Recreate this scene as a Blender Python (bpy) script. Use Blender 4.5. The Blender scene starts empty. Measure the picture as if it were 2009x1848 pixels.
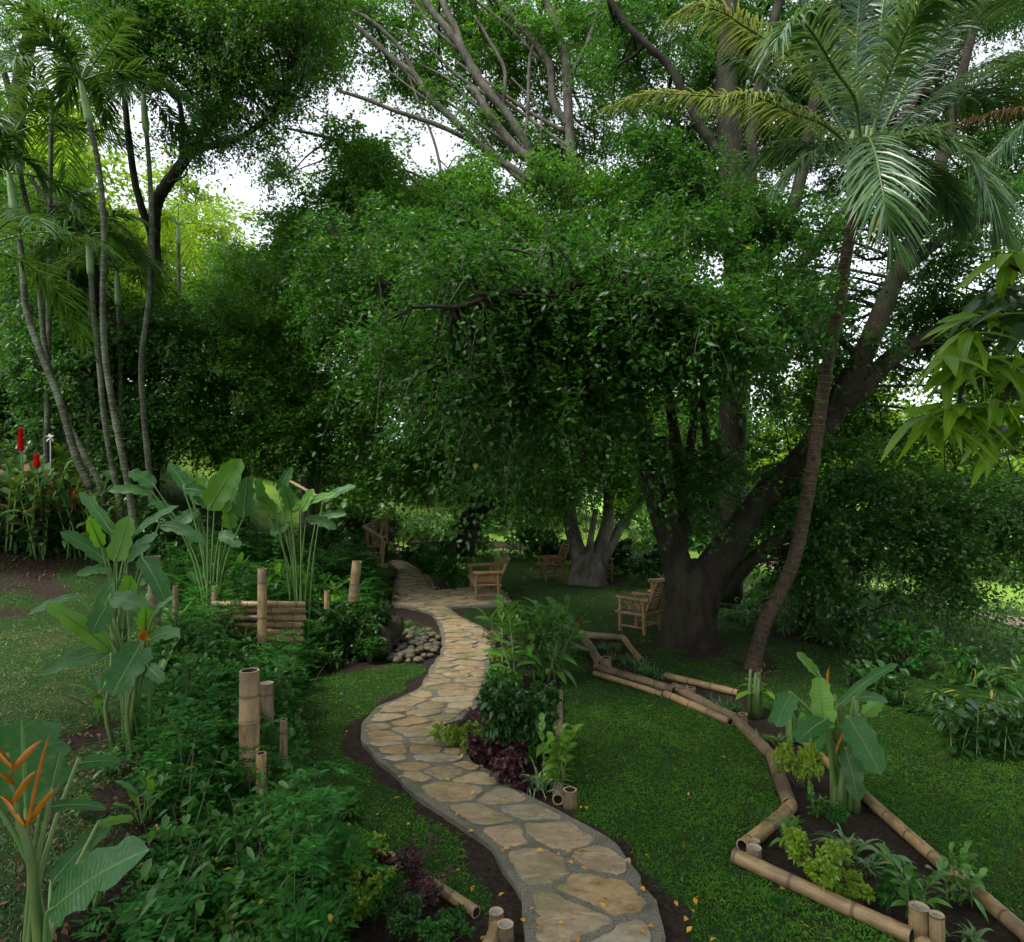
import bpy, math, random
import numpy as np
from mathutils import Vector
random.seed(5)
rng = np.random.default_rng(11)
scene = bpy.context.scene
COL = scene.collection
PI = math.pi

# ---------------------------------------------------------------- camera model
F, CX, CY = 1300.0, 1004.0, 924.0
PITCH = math.atan(29 / 1300)
CAM = np.array([0.0, 0.0, 2.82])

def ray(U, V):
    x, z = (U - CX) / F, (CY - V) / F
    return np.array([x, math.cos(PITCH) - z * math.sin(PITCH), math.sin(PITCH) + z * math.cos(PITCH)])

def P(U, V, d):
    r = ray(U, V)
    return CAM + r * (d / r[1])

def project(p):
    q = p - CAM
    y = q[..., 1] * math.cos(PITCH) + q[..., 2] * math.sin(PITCH)
    z = -q[..., 1] * math.sin(PITCH) + q[..., 2] * math.cos(PITCH)
    return CX + F * q[..., 0] / y, CY - F * z / y

def bank_x(y):
    return np.interp(y, [-5, 3.5, 6, 9, 12, 17, 24, 30, 60], [-1.6, -1.75, -2.45, -3.35, -4.0, -4.6, -5.9, -7.4, -12])

def hgt(x, y):
    x = np.asarray(x, float); y = np.asarray(y, float)
    a = np.clip(bank_x(y) - x, 0, None)
    h = 0.42 * (1 - np.exp(-(a / 0.45) ** 2)) + 0.05 * a
    h += 4.2 * (1 - np.exp(-(np.clip(a - 4.0, 0, 60) / 7) ** 1.6)) * np.clip(y / 20, 0, 1)
    sm = np.clip((y - 10.5) / 5.5, 0, 1); sm = sm * sm * (3 - 2 * sm)
    sa = np.clip((a - .9) / 3.2, 0, 1); sa = sa * sa * (3 - 2 * sa)
    h += 1.9 * sm * sa
    b = np.clip(y - 29, 0, 16)
    h += 0.17 * b * (1 - np.exp(-b / 4)) * np.clip((9 - x) / 8, 0, 1)
    r = np.clip(x - (6.8 + 0.25 * np.clip(y - 11, -8, 8)), 0, 40)
    h -= 1.5 * (1 - np.exp(-(r / 5) ** 2))
    r2 = np.clip(y - 19, 0, 40) * np.clip((x - 3) / 4, 0, 1)
    h -= 0.6 * (1 - np.exp(-(r2 / 5) ** 2))
    return h

def G(U, V, lift=0.0):
    r = ray(U, V)
    t0, t = 1.0, 1.0
    while t < 300:
        p = CAM + r * t
        if p[2] < hgt(p[0], p[1]):
            break
        t0 = t
        t += 0.1 + t * 0.01
    a, b = t0, t
    for _ in range(30):
        m = (a + b) / 2
        p = CAM + r * m
        if p[2] < hgt(p[0], p[1]): b = m
        else: a = m
    p = CAM + r * b
    p[2] = float(hgt(p[0], p[1])) + lift
    return p

def norm(v):
    v = np.asarray(v, float)
    return v / (np.linalg.norm(v, axis=-1, keepdims=True) + 1e-12)

def inpoly(px, py, poly):
    poly = np.asarray(poly); n = len(poly)
    c = np.zeros(np.shape(px), bool)
    j = n - 1
    for i in range(n):
        xi, yi, xj, yj = poly[i][0], poly[i][1], poly[j][0], poly[j][1]
        m = ((yi > py) != (yj > py)) & (px < (xj - xi) * (py - yi) / (yj - yi + 1e-12) + xi)
        c ^= m
        j = i
    return c

def polydist(px, py, poly, closed=True):
    poly = np.asarray(poly)[:, :2]
    d = np.full(np.shape(px), 1e9)
    n = len(poly)
    for i in range(n if closed else n - 1):
        a, b = poly[i], poly[(i + 1) % n]
        ab = b - a
        t = np.clip(((px - a[0]) * ab[0] + (py - a[1]) * ab[1]) / (ab @ ab + 1e-12), 0, 1)
        d = np.minimum(d, np.hypot(px - a[0] - t * ab[0], py - a[1] - t * ab[1]))
    return d

def smooth(pts, n):
    pts = np.asarray(pts, float)
    p = np.vstack([2 * pts[0] - pts[1], pts, 2 * pts[-1] - pts[-2]])
    out = []
    m = len(pts) - 1
    for u in np.linspace(0, m, n):
        i = min(int(u), m - 1); t = u - i
        a, b, c, d = p[i], p[i + 1], p[i + 2], p[i + 3]
        out.append(0.5 * ((2 * b) + (c - a) * t + (2 * a - 5 * b + 4 * c - d) * t * t + (3 * b - a - 3 * c + d) * t ** 3))
    return np.array(out)

# ---------------------------------------------------------------- mesh builder
class MB:
    def __init__(self):
        self.v = []; self.uv = []; self.f = []; self.n = 0
    def add(self, v, f, uv=None, m=0):
        v = np.asarray(v, float).reshape(-1, 3)
        f = np.asarray(f, np.int64)
        if uv is None: uv = np.zeros((len(v), 2))
        self.v.append(v); self.uv.append(np.asarray(uv, float).reshape(-1, 2))
        self.f.append((f + self.n, m))
        self.n += len(v)
        return self
    def build(self, name, mats, parent=None, smooth_=True):
        if not isinstance(mats, (list, tuple)): mats = [mats]
        v = np.vstack(self.v); uv = np.vstack(self.uv)
        if parent is not None:
            v = v - np.array(parent.location)
            q = parent
            while q.parent is not None:
                q = q.parent; v = v - np.array(q.location)
        me = bpy.data.meshes.new(name)
        me.vertices.add(len(v)); me.vertices.foreach_set('co', v.astype(np.float32).ravel())
        loops = np.concatenate([f.ravel() for f, m in self.f])
        tot = np.concatenate([np.full(len(f), f.shape[1]) for f, m in self.f])
        mi = np.concatenate([np.full(len(f), m) for f, m in self.f])
        me.loops.add(len(loops)); me.loops.foreach_set('vertex_index', loops.astype(np.int32))
        me.polygons.add(len(tot))
        me.polygons.foreach_set('loop_start', np.concatenate([[0], np.cumsum(tot)[:-1]]).astype(np.int32))
        me.polygons.foreach_set('material_index', mi.astype(np.int32))
        me.polygons.foreach_set('use_smooth', np.full(len(tot), smooth_))
        l = me.uv_layers.new(name='UVMap')
        l.data.foreach_set('uv', uv[loops].astype(np.float32).ravel())
        for m in mats: me.materials.append(m)
        me.update(calc_edges=True)
        o = bpy.data.objects.new(name, me)
        COL.objects.link(o)
        if parent is not None: o.parent = parent
        return o

def tag(o, label=None, cat=None, group=None, kind=None):
    if label: o['label'] = label
    if cat: o['category'] = cat
    if group: o['group'] = group
    if kind: o['kind'] = kind
    return o

def thing(name, label, cat, loc=(0, 0, 0), group=None):
    o = bpy.data.objects.new(name, None)
    o.empty_display_size = 0.1
    COL.objects.link(o)
    o.location = [float(c) for c in loc]
    return tag(o, label, cat, group)

def copy_tree(o, parent=None):
    c = o.copy(); COL.objects.link(c); c.parent = parent
    for ch in list(o.children): copy_tree(ch, c)
    return c

# ---------------------------------------------------------------- shape helpers (all vectorised)
def quadleaf(base, d, up, L, W, fold=0.3, mid=0.42, tipdrop=0.0):
    base = np.asarray(base, float); N = len(base)
    L = np.broadcast_to(L, N)[:, None]; W = np.broadcast_to(W, N)[:, None]
    d = norm(d); side = norm(np.cross(d, up)); nr = np.cross(side, d)
    m = base + d * L * mid
    l = m - side * W / 2 + nr * fold * W / 2
    r = m + side * W / 2 + nr * fold * W / 2
    tip = base + d * L - np.array([0, 0, 1]) * L * tipdrop
    v = np.stack([base, l, tip, r], 1).reshape(-1, 3)
    k = np.arange(N)[:, None] * 4
    f = np.concatenate([k + np.array([[0, 2, 1]]), k + np.array([[0, 3, 2]])])
    uv = np.tile(np.array([[.5, 0], [0, .45], [.5, 1], [1, .45]]), (N, 1))
    return v, f, uv

PROFS = {
    'lance': lambda t: np.sin(PI * np.clip(t, 0, 1) ** 0.75) ** 0.85,
    'oval': lambda t: np.sqrt(np.clip(np.sin(PI * t ** 0.9), 0, 1)),
    'banana': lambda t: np.clip(1 - (2 * t - 1) ** 4, 0, 1) ** 0.6 * (1 - 0.25 * t) + 0.02,
    'blade': lambda t: (1 - t ** 2.2) * 0.9 + 0.05,
    'taper': lambda t: np.minimum(1, 0.35 + 4 * t) * (1 - t ** 1.6),
}

def strip(base, d, up, L, W, prof='lance', nseg=4, droop=0.3, fold=0.3, wave=0.0, cols=3, curl=0.0):
    base = np.atleast_2d(np.asarray(base, float)); N = len(base)
    d = norm(np.broadcast_to(d, (N, 3))); up = np.broadcast_to(up, (N, 3))
    L = np.broadcast_to(np.asarray(L, float), N)[:, None, None]
    W = np.broadcast_to(np.asarray(W, float), N)[:, None, None]
    dr = np.broadcast_to(np.asarray(droop, float), N)[:, None, None]
    t = np.linspace(0, 1, nseg + 1)[None, :, None]
    g = np.array([0, 0, -1.0])
    k = 1 / np.sqrt(1 + dr ** 2 * 0.8)
    c = base[:, None] + k * (d[:, None] * L * t + g * dr * L * t ** 2)
    tan = norm(d[:, None] + 2 * g * dr * t)
    side = norm(np.cross(tan, up[:, None]))
    nr = np.cross(side, tan)
    w = W / 2 * PROFS[prof](t)
    if wave:
        ph = rng.random((N, 1, 1)) * 6
        nw = nr * w * wave
        wl = np.sin(t * 17 + ph); wr = np.sin(t * 14 + ph * 2 + 1)
    else:
        nw = nr * 0; wl = wr = 0
    l = c - side * w + nr * fold * w + nw * wl
    r = c + side * w + nr * fold * w + nw * wr
    tt = np.broadcast_to(t[..., 0], (N, nseg + 1))
    if cols == 3:
        v = np.stack([l, c, r], 2)
        uv = np.stack([np.stack([tt * 0 + q, tt], -1) for q in (0, .5, 1)], 2)
    elif cols == 5:
        l2 = c - side * w * .55 + nr * (fold * .72 + curl) * w * .6 + nw * wl * .3
        r2 = c + side * w * .55 + nr * (fold * .72 + curl) * w * .6 + nw * wr * .3
        v = np.stack([l, l2, c, r2, r], 2)
        uv = np.stack([np.stack([tt * 0 + q, tt], -1) for q in (0, .22, .5, .78, 1)], 2)
    else:
        v = np.stack([l, r], 2)
        uv = np.stack([np.stack([tt * 0 + q, tt], -1) for q in (0, 1)], 2)
    nc = cols; per = (nseg + 1) * nc
    f = []
    for s in range(nseg):
        for q in range(nc - 1):
            a = s * nc + q
            f.append([a, a + 1, a + nc + 1, a + nc])
    f = (np.arange(N)[:, None, None] * per + np.array(f)[None]).reshape(-1, 4)
    return v.reshape(-1, 3), f, uv.reshape(-1, 2)

def tube(pts, rad, ns=8, lobes=None, cap=True, vlen=None, wob=0.0):
    pts = np.asarray(pts, float); M = len(pts)
    rad = np.broadcast_to(np.asarray(rad, float), M)
    tan = np.gradient(pts, axis=0); tan = norm(tan)
    a = np.array([0, 0, 1.0]) if abs(tan[0][2]) < .8 else np.array([1.0, 0, 0])
    u = norm(np.cross(tan[0], a))
    V = []; 
    th = np.linspace(0, 2 * PI, ns, endpoint=False)
    ln = np.concatenate([[0], np.cumsum(np.linalg.norm(np.diff(pts, axis=0), axis=1))])
    if vlen: ln = ln / vlen
    UV = []
    for i in range(M):
        u = norm(u - tan[i] * (u @ tan[i])); w = np.cross(tan[i], u)
        r = rad[i] * np.ones(ns)
        if lobes is not None: r = r * lobes(th, i / (M - 1))
        if wob: r = r * (1 + wob * (rng.random(ns) - .5))
        V.append(pts[i] + (np.cos(th) * r)[:, None] * u + (np.sin(th) * r)[:, None] * w)
        UV.append(np.stack([th / (2 * PI), np.full(ns, ln[i])], 1))
    v = np.vstack(V); uv = np.vstack(UV)
    k = np.arange(ns); k2 = (k + 1) % ns
    f = np.concatenate([np.stack([i * ns + k, i * ns + k2, (i + 1) * ns + k2, (i + 1) * ns + k], 1) for i in range(M - 1)])
    if cap:
        n = len(v)
        v = np.vstack([v, pts[0], pts[-1]]); uv = np.vstack([uv, [0.5, ln[0]], [0.5, ln[-1]]])
        c0 = np.stack([k2, k, np.full(ns, n), np.full(ns, n)], 1)[:, :3]
        c1 = np.stack([(M - 1) * ns + k, (M - 1) * ns + k2, np.full(ns, n + 1)], 1)
        return v, [f, np.concatenate([c0, c1])], uv
    return v, [f], uv

def addtube(mb, pts, rad, ns=8, m=0, **kw):
    v, fs, uv = tube(pts, rad, ns, **kw)
    base = mb.n
    mb.add(v, fs[0], uv, m)
    for f in fs[1:]:
        mb.f.append((f + base, m))
    return mb

def pinnate(mb, rach, r0, n, ll, lw, ldroop=0.5, ang=0.9, m_leaf=0, m_r=1, fold=0.35, nseg=3, v_up=0.25, prof='taper', start=0.12, jit=0.12, ns=5, rib=True, endf=.45):
    """one pinnate frond: rachis polyline (world), n leaflets a side"""
    M = len(rach)
    ln = np.linspace(0, 1, M)
    if rib: addtube(mb, rach, r0 * (1 - 0.85 * ln), ns, m_r, cap=False)
    t = np.linspace(start, 0.995, n)
    t2 = np.concatenate([t, t]) + rng.normal(0, .3 / n, 2 * n); t2 = np.clip(t2, start, 1)
    b = np.stack([np.interp(t2, ln, rach[:, k]) for k in range(3)], 1)
    tan_ = norm(np.gradient(rach, axis=0))
    tn = norm(np.stack([np.interp(t2, ln, tan_[:, k]) for k in range(3)], 1))
    sd = norm(np.cross(tn, np.array([0, 0, 1.0]) + 1e-3))
    upv = np.cross(sd, tn)
    sg = np.concatenate([np.ones(n), -np.ones(n)])[:, None]
    A = (ang * (1 - 0.55 * t2 ** 1.5))[:, None]
    d = tn * np.cos(A) + sd * sg * np.sin(A) + upv * v_up + rng.normal(0, jit, (2 * n, 3))
    prof_l = np.minimum(1, .45 + 2.2 * (t2 - start)) * (1 - (1 - endf) * np.clip((t2 - .5) / .5, 0, 1) ** 1.4)
    L = ll * prof_l * rng.uniform(.88, 1.08, 2 * n)
    v, f, uv = strip(b, d, upv + rng.normal(0, .15, (2 * n, 3)), L, lw * (0.6 + 0.4 * prof_l), prof, nseg, ldroop * rng.uniform(.6, 1.3, 2 * n), fold, cols=3)
    mb.add(v, f, uv, m_leaf)

def arch(base, az, el, L, droop, n=10, twist=0.0):
    t = np.linspace(0, 1, n)[:, None]
    h = np.array([math.cos(az), math.sin(az), 0]); s = np.array([-math.sin(az), math.cos(az), 0])
    k = 1 / math.sqrt(1 + .7 * droop ** 2)
    return np.asarray(base) + k * L * (h * math.cos(el) * t + s * twist * t ** 2 + np.array([0, 0, 1.0]) * (math.sin(el) * t - droop * t ** 2.0))
# ---------------------------------------------------------------- materials
class NT:
    def __init__(self, name):
        self.m = bpy.data.materials.new(name); self.m.use_nodes = True
        self.t = self.m.node_tree; self.t.nodes.clear()
        self.out = self.n('ShaderNodeOutputMaterial')
    def n(self, typ, **kw):
        x = self.t.nodes.new(typ)
        for k, v in kw.items():
            if isinstance(k, str) and hasattr(x, k) and not k.startswith('i_'): setattr(x, k, v)
        return x
    def l(self, a, b): self.t.links.new(a, b)
    def val(self, sock, v):
        if hasattr(v, 'is_output') or isinstance(v, bpy.types.NodeSocket): self.l(v, sock)
        else: sock.default_value = v
    def math(self, op, a, b=0.0, clamp=False):
        x = self.n('ShaderNodeMath', operation=op); x.use_clamp = clamp
        self.val(x.inputs[0], a); self.val(x.inputs[1], b)
        return x.outputs[0]
    def mix(self, fac, a, b, typ='MIX'):
        x = self.n('ShaderNodeMix', data_type='RGBA', blend_type=typ)
        self.val(x.inputs[0], fac)
        self.val(x.inputs[6], c4(a)); self.val(x.inputs[7], c4(b))
        return x.outputs[2]
    def noise(self, scale, detail=3, vec=None, rough=.55, out=0):
        x = self.n('ShaderNodeTexNoise'); x.inputs['Scale'].default_value = scale
        x.inputs['Detail'].default_value = detail; x.inputs['Roughness'].default_value = rough
        if vec is not None: self.l(vec, x.inputs['Vector'])
        return x.outputs[out]
    def map(self, v, a, b, c=0.0, d=1.0):
        x = self.n('ShaderNodeMapRange'); self.val(x.inputs[0], v)
        for i, q in enumerate((a, b, c, d)): x.inputs[i + 1].default_value = q
        return x.outputs[0]
    def scalevec(self, vec, s):
        x = self.n('ShaderNodeMapping'); self.l(vec, x.inputs[0]); x.inputs['Scale'].default_value = s
        return x.outputs[0]
    def bump(self, h, strength=.5, dist=.02):
        x = self.n('ShaderNodeBump'); x.inputs['Strength'].default_value = strength; x.inputs['Distance'].default_value = dist
        self.l(h, x.inputs['Height']); return x.outputs[0]
    def bsdf(self, col, rough=.6, spec=.4, normal=None, coat=0):
        x = self.n('ShaderNodeBsdfPrincipled')
        self.val(x.inputs['Base Color'], c4(col)); self.val(x.inputs['Roughness'], rough)
        x.inputs['Specular IOR Level'].default_value = spec
        if normal is not None: self.l(normal, x.inputs['Normal'])
        return x.outputs[0]
    def done(self, s): self.l(s, self.out.inputs[0]); return self.m

def c4(c):
    if isinstance(c, (tuple, list)) and len(c) == 3: return (*c, 1.0)
    return c

def leafmat(name, dark, light, rough=.42, trans=.35, tcol=None, vein=0, rib=None, clump=1.2, spec=.5, red=None, yellow=0.008, new=False):
    k = NT(name)
    geo = k.n('ShaderNodeNewGeometry'); tc = k.n('ShaderNodeTexCoord')
    rnd = geo.outputs['Random Per Island']
    nz = k.noise(clump, 2, geo.outputs['Position'])
    f = k.math('ADD', k.math('MULTIPLY', rnd, .5), k.math('MULTIPLY', k.map(nz, .38, .64), .55), True)
    col = k.mix(f, dark, light)
    if yellow:
        r2 = k.math('FRACT', k.math('MULTIPLY', rnd, 97.31))
        col = k.mix(k.math('GREATER_THAN', r2, 1 - yellow), col, (.30, .26, .03))
    if new:
        r4 = k.math('FRACT', k.math('MULTIPLY', rnd, 53.9))
        col = k.mix(k.map(r4, .86, .96, 0, .8), col, tuple(min(1, q * 1.8) for q in light))
    if red is not None:
        r3 = k.math('FRACT', k.math('MULTIPLY', rnd, 31.7))
        col = k.mix(k.math('GREATER_THAN', r3, .72), col, red)
    uv = k.n('ShaderNodeUVMap').outputs[0]
    sep = k.n('ShaderNodeSeparateXYZ'); k.l(uv, sep.inputs[0])
    off = k.math('ABSOLUTE', k.math('SUBTRACT', sep.outputs[0], .5))
    nrm = None
    if rib is not None:
        col = k.mix(k.map(off, .012, .035, .75, 0.0), col, rib)
    if vein:
        ph = k.math('ADD', k.math('MULTIPLY', sep.outputs[1], vein), k.math('MULTIPLY', off, -vein * .12))
        w = k.math('SINE', ph)
        col = k.mix(k.map(w, .4, 1, 0, .10), col, (.10, .22, .05))
        big = k.noise(4, 4, k.scalevec(uv, (2.0, 5.0, 1.0)))
        col = k.mix(k.map(big, .5, .72, 0, .35), col, (.16, .24, .04))
        nrm = k.bump(w, .12, .01)
    b = k.bsdf(col, rough, spec, nrm)
    if trans:
        t = k.n('ShaderNodeBsdfTranslucent')
        tt = k.mix(.5, col, tcol or (.16, .30, .02), 'MIX')
        k.l(tt, t.inputs[0])
        ms = k.n('ShaderNodeMixShader'); ms.inputs[0].default_value = trans
        k.l(b, ms.inputs[1]); k.l(t.outputs[0], ms.inputs[2])
        b = ms.outputs[0]
    return k.done(b)

def barkmat(name, a, b, sc=6, stretch=.25, moss=None, bs=.8, rings=0):
    k = NT(name)
    tc = k.n('ShaderNodeTexCoord'); geo = k.n('ShaderNodeNewGeometry')
    v = k.scalevec(geo.outputs['Position'], (1, 1, stretch))
    n1 = k.noise(sc, 6, v, .65); n2 = k.noise(1.3, 3, geo.outputs['Position'])
    n3 = k.noise(sc * 5, 4, v, .7)
    col = k.mix(k.map(n1, .35, .65), a, b)
    col = k.mix(k.map(n2, .45, .7, 0, .6), col, tuple(x * .55 for x in a))
    col = k.mix(k.map(n3, .55, .7, 0, .5), col, tuple(min(1, x * 1.5) for x in b))
    if moss is not None:
        n4 = k.noise(2.2, 4, geo.outputs['Position'])
        col = k.mix(k.map(n4, .5, .62, 0, .7), col, moss)
    h = k.math('ADD', n1, k.math('MULTIPLY', n3, .5))
    if rings:
        uv = k.n('ShaderNodeUVMap').outputs[0]; sep = k.n('ShaderNodeSeparateXYZ'); k.l(uv, sep.inputs[0])
        wob = k.math('MULTIPLY', k.noise(3, 2, geo.outputs['Position']), .02)
        fr = k.math('FRACT', k.math('MULTIPLY', k.math('ADD', sep.outputs[1], wob), rings))
        ring = k.map(k.math('ABSOLUTE', k.math('SUBTRACT', fr, .5)), .38, .47)
        col = k.mix(k.math('MULTIPLY', ring, .75), col, tuple(min(1, x * 1.35) for x in b))
        h = k.math('ADD', h, k.math('MULTIPLY', ring, .8))
    return k.done(k.bsdf(col, .85, .2, k.bump(h, bs, .03)))

def bamboomat(name, a=(.42, .28, .11), b=(.20, .12, .05), dark=(.04, .025, .015), grey=0.3, mould=None, ms=.85):
    k = NT(name)
    uv = k.n('ShaderNodeUVMap').outputs[0]; geo = k.n('ShaderNodeNewGeometry')
    oi = k.n('ShaderNodeObjectInfo')
    addv = k.n('ShaderNodeVectorMath', operation='ADD'); k.l(uv, addv.inputs[0])
    comb = k.n('ShaderNodeCombineXYZ'); k.l(k.math('MULTIPLY', oi.outputs['Random'], 37.0), comb.inputs[0]); k.l(k.math('MULTIPLY', oi.outputs['Random'], 13.0), comb.inputs[2])
    k.l(comb.outputs[0], addv.inputs[1])
    v = k.scalevec(addv.outputs[0], (7, .8, 1)); v2 = k.scalevec(addv.outputs[0], (3, 1.1, 1))
    streak = k.noise(3.0, 5, v, .6); pat = k.noise(1.7, 4, v2, .6)
    col = k.mix(k.map(streak, .35, .68), b, a)
    col = k.mix(k.map(pat, .48, .66, 0, .75), col, tuple(x * .45 for x in b))
    fine = k.noise(60, 3, geo.outputs['Position'], .6)
    col = k.mix(k.map(fine, .5, .75, 0, grey), col, (.22, .21, .17))
    if mould is not None:
        mo = k.noise(2.3, 5, geo.outputs['Position'], .65)
        col = k.mix(k.map(mo, .46, .62, 0, ms), col, mould)
    sep = k.n('ShaderNodeSeparateXYZ'); k.l(uv, sep.inputs[0])
    fr = k.math('ABSOLUTE', k.math('SUBTRACT', k.math('FRACT', sep.outputs[1]), .5))
    col = k.mix(k.map(fr, .455, .485, 0, .8), col, dark)
    col = k.mix(k.math('MULTIPLY', oi.outputs['Random'], .35), col, (.16, .12, .07))
    return k.done(k.bsdf(col, .48, .45, k.bump(k.math('ADD', streak, k.math('MULTIPLY', fine, .3)), .35, .01)))

def plain(name, col, rough=.6, col2=None, sc=20, bs=.3, spec=.4):
    k = NT(name); geo = k.n('ShaderNodeNewGeometry')
    n = k.noise(sc, 4, geo.outputs['Position'])
    c = k.mix(k.map(n, .3, .7), col, col2 or tuple(x * .6 for x in col))
    return k.done(k.bsdf(c, rough, spec, k.bump(n, bs, .01)))

M = {}
M['fig'] = leafmat('fig leaf', (.009, .040, .006), (.036, .112, .014), .42, .36, (.09, .30, .015), spec=.3, new=True)
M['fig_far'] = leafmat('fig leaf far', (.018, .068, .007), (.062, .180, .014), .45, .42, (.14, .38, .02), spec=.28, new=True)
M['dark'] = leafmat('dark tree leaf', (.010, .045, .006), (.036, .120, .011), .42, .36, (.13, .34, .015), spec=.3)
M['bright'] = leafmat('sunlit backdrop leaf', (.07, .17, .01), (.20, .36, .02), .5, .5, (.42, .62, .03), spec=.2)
M['mid'] = leafmat('mid shrub leaf', (.015, .072, .009), (.048, .155, .018), .42, .33, spec=.35, yellow=.004)
M['bush_dark'] = leafmat('glossy bush leaf', (.010, .042, .010), (.034, .110, .020), .32, .24, spec=.4, yellow=0)
M['golden'] = leafmat('golden shrub leaf', (.085, .19, .010), (.24, .38, .02), .42, .35, (.45, .5, .03))
M['purple'] = leafmat('purple leaf', (.035, .012, .018), (.10, .035, .045), .38, .2, (.18, .03, .04), rib=(.12, .05, .06), yellow=0)
M['ginger'] = leafmat('ginger leaf', (.035, .125, .02), (.10, .25, .035), .36, .32, rib=(.12, .28, .06), yellow=0)
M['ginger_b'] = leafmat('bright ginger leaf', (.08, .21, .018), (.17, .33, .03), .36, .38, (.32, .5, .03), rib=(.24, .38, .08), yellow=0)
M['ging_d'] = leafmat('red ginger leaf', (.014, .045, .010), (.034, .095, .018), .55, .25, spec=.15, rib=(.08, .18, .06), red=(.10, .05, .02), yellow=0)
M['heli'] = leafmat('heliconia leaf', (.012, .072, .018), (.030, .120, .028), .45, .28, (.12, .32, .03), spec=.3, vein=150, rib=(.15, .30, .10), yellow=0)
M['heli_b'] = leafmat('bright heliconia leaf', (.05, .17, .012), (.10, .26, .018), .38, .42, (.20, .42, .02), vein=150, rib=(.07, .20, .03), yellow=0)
M['banana_b'] = leafmat('young banana leaf', (.10, .27, .02), (.15, .36, .03), .4, .4, (.30, .55, .04), vein=90, rib=(.30, .45, .12), yellow=0)
M['fern'] = leafmat('ground cover leaf', (.012, .078, .010), (.038, .145, .026), .6, .3, yellow=.008, spec=.1, new=True)
M['tuft'] = leafmat('strap leaf', (.03, .10, .025), (.075, .18, .045), .36, .28, yellow=.015)
M['tuft_g'] = leafmat('grey strap leaf', (.05, .12, .045), (.11, .22, .075), .36, .28, yellow=.01)
M['varieg'] = leafmat('variegated leaf', (.07, .16, .05), (.26, .34, .16), .4, .25, yellow=0)
M['grass'] = leafmat('lawn blade', (.024, .095, .009), (.095, .235, .024), .6, .34, (.16, .42, .01), spec=.14, clump=.7, yellow=.03)
M['grass_dry'] = leafmat('rough grass blade', (.022, .075, .008), (.075, .16, .02), .5, .28, clump=.9, yellow=.03)
M['palm'] = leafmat('palm leaflet', (.010, .050, .008), (.034, .115, .014), .4, .28, spec=.35, yellow=.015)
M['palm_y'] = leafmat('backlit palm leaflet', (.02, .085, .008), (.065, .165, .014), .4, .38, (.2, .38, .03), spec=.35, yellow=.06)
M['coco'] = leafmat('coconut leaflet', (.030, .095, .028), (.085, .185, .055), .33, .25, (.25, .40, .08), spec=.6)
M['coco_y'] = leafmat('yellowing coconut leaflet', (.07, .15, .035), (.20, .26, .06), .36, .3, (.4, .45, .08), yellow=.12)
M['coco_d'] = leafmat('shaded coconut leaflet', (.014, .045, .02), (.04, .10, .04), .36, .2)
M['brown'] = leafmat('dead frond', (.05, .024, .012), (.13, .07, .03), .7, .2, (.3, .15, .04), yellow=0)
M['mango'] = leafmat('young mango leaf', (.055, .15, .006), (.16, .31, .012), .42, .45, (.42, .62, .03), rib=(.36, .48, .10), yellow=.0, clump=4)
M['mango_d'] = leafmat('old mango leaf', (.012, .032, .012), (.022, .06, .018), .36, .2, rib=(.05, .11, .04), yellow=0)
M['stem'] = plain('green stem', (.06, .15, .03), .5, (.10, .16, .04), 9)
M['stem_y'] = plain('yellow green stem', (.10, .15, .035), .5, (.05, .09, .025), 7)
M['twig'] = plain('twig', (.05, .04, .025), .8, (.09, .08, .05), 14)
M['bark_fig'] = barkmat('fig bark', (.012, .009, .006), (.044, .033, .022), 9, .16, moss=(.03, .042, .02), bs=1.8)
M['bark_grey'] = barkmat('grey fig bark', (.05, .045, .035), (.15, .138, .11), 6, .4)
M['bark_dark'] = barkmat('dark bark', (.011, .009, .007), (.032, .025, .018), 7, .3, moss=(.03, .042, .018))
M['bark_palm'] = barkmat('ringed palm bark', (.028, .034, .02), (.066, .07, .047), 9, .6, moss=(.10, .13, .08), bs=.4, rings=7)
M['bark_coco'] = barkmat('coconut bark', (.030, .022, .015), (.085, .062, .042), 14, .8, bs=.6, rings=11)
M['shaft'] = plain('palm crownshaft', (.10, .20, .06), .4, (.15, .24, .08), 5)
M['bamboo'] = bamboomat('pale bamboo', (.44, .295, .12), (.24, .145, .06), grey=.55, mould=(.11, .085, .05), ms=.72)
M['bamboo_b'] = bamboomat('weathered bamboo', (.25, .17, .09), (.12, .08, .045), grey=.7, mould=(.045, .035, .024))
M['bamboo_c'] = bamboomat('furniture bamboo', (.30, .17, .06), (.15, .075, .028), grey=.2)
M['bam_in'] = plain('bamboo inside', (.03, .02, .012), .9)
M['bam_cut'] = plain('bamboo cut end', (.42, .33, .2), .8, (.3, .22, .13), 50)
M['cement'] = plain('cement plug', (.26, .26, .22), .9, (.15, .15, .13), 40)
M['orange'] = leafmat('heliconia bract', (.24, .07, .005), (.36, .15, .01), .38, .2, (.8, .4, .02), clump=20, yellow=0)
M['redfl'] = leafmat('red ginger bract', (.35, .008, .012), (.60, .02, .02), .4, .2, (.7, .02, .02), yellow=0)
M['white'] = leafmat('white petal', (.6, .62, .58), (.75, .78, .74), .5, .3, (.7, .7, .7), yellow=0)
M['fallen'] = leafmat('fallen yellow leaf', (.30, .12, .012), (.52, .30, .025), .55, .1, (.6, .4, .03), yellow=0, clump=3)
M['pebble'] = plain('river cobble', (.13, .105, .06), .8, (.06, .05, .03), 9, .3)
M['pebble2'] = plain('grey cobble', (.09, .09, .08), .7, (.045, .045, .042), 9, .3)
M['rope'] = plain('rope', (.35, .33, .28), .9)
M['mossrock'] = barkmat('mossy dark stump', (.020, .018, .012), (.05, .045, .028), 12, .6, moss=(.03, .045, .015), bs=1)

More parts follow.
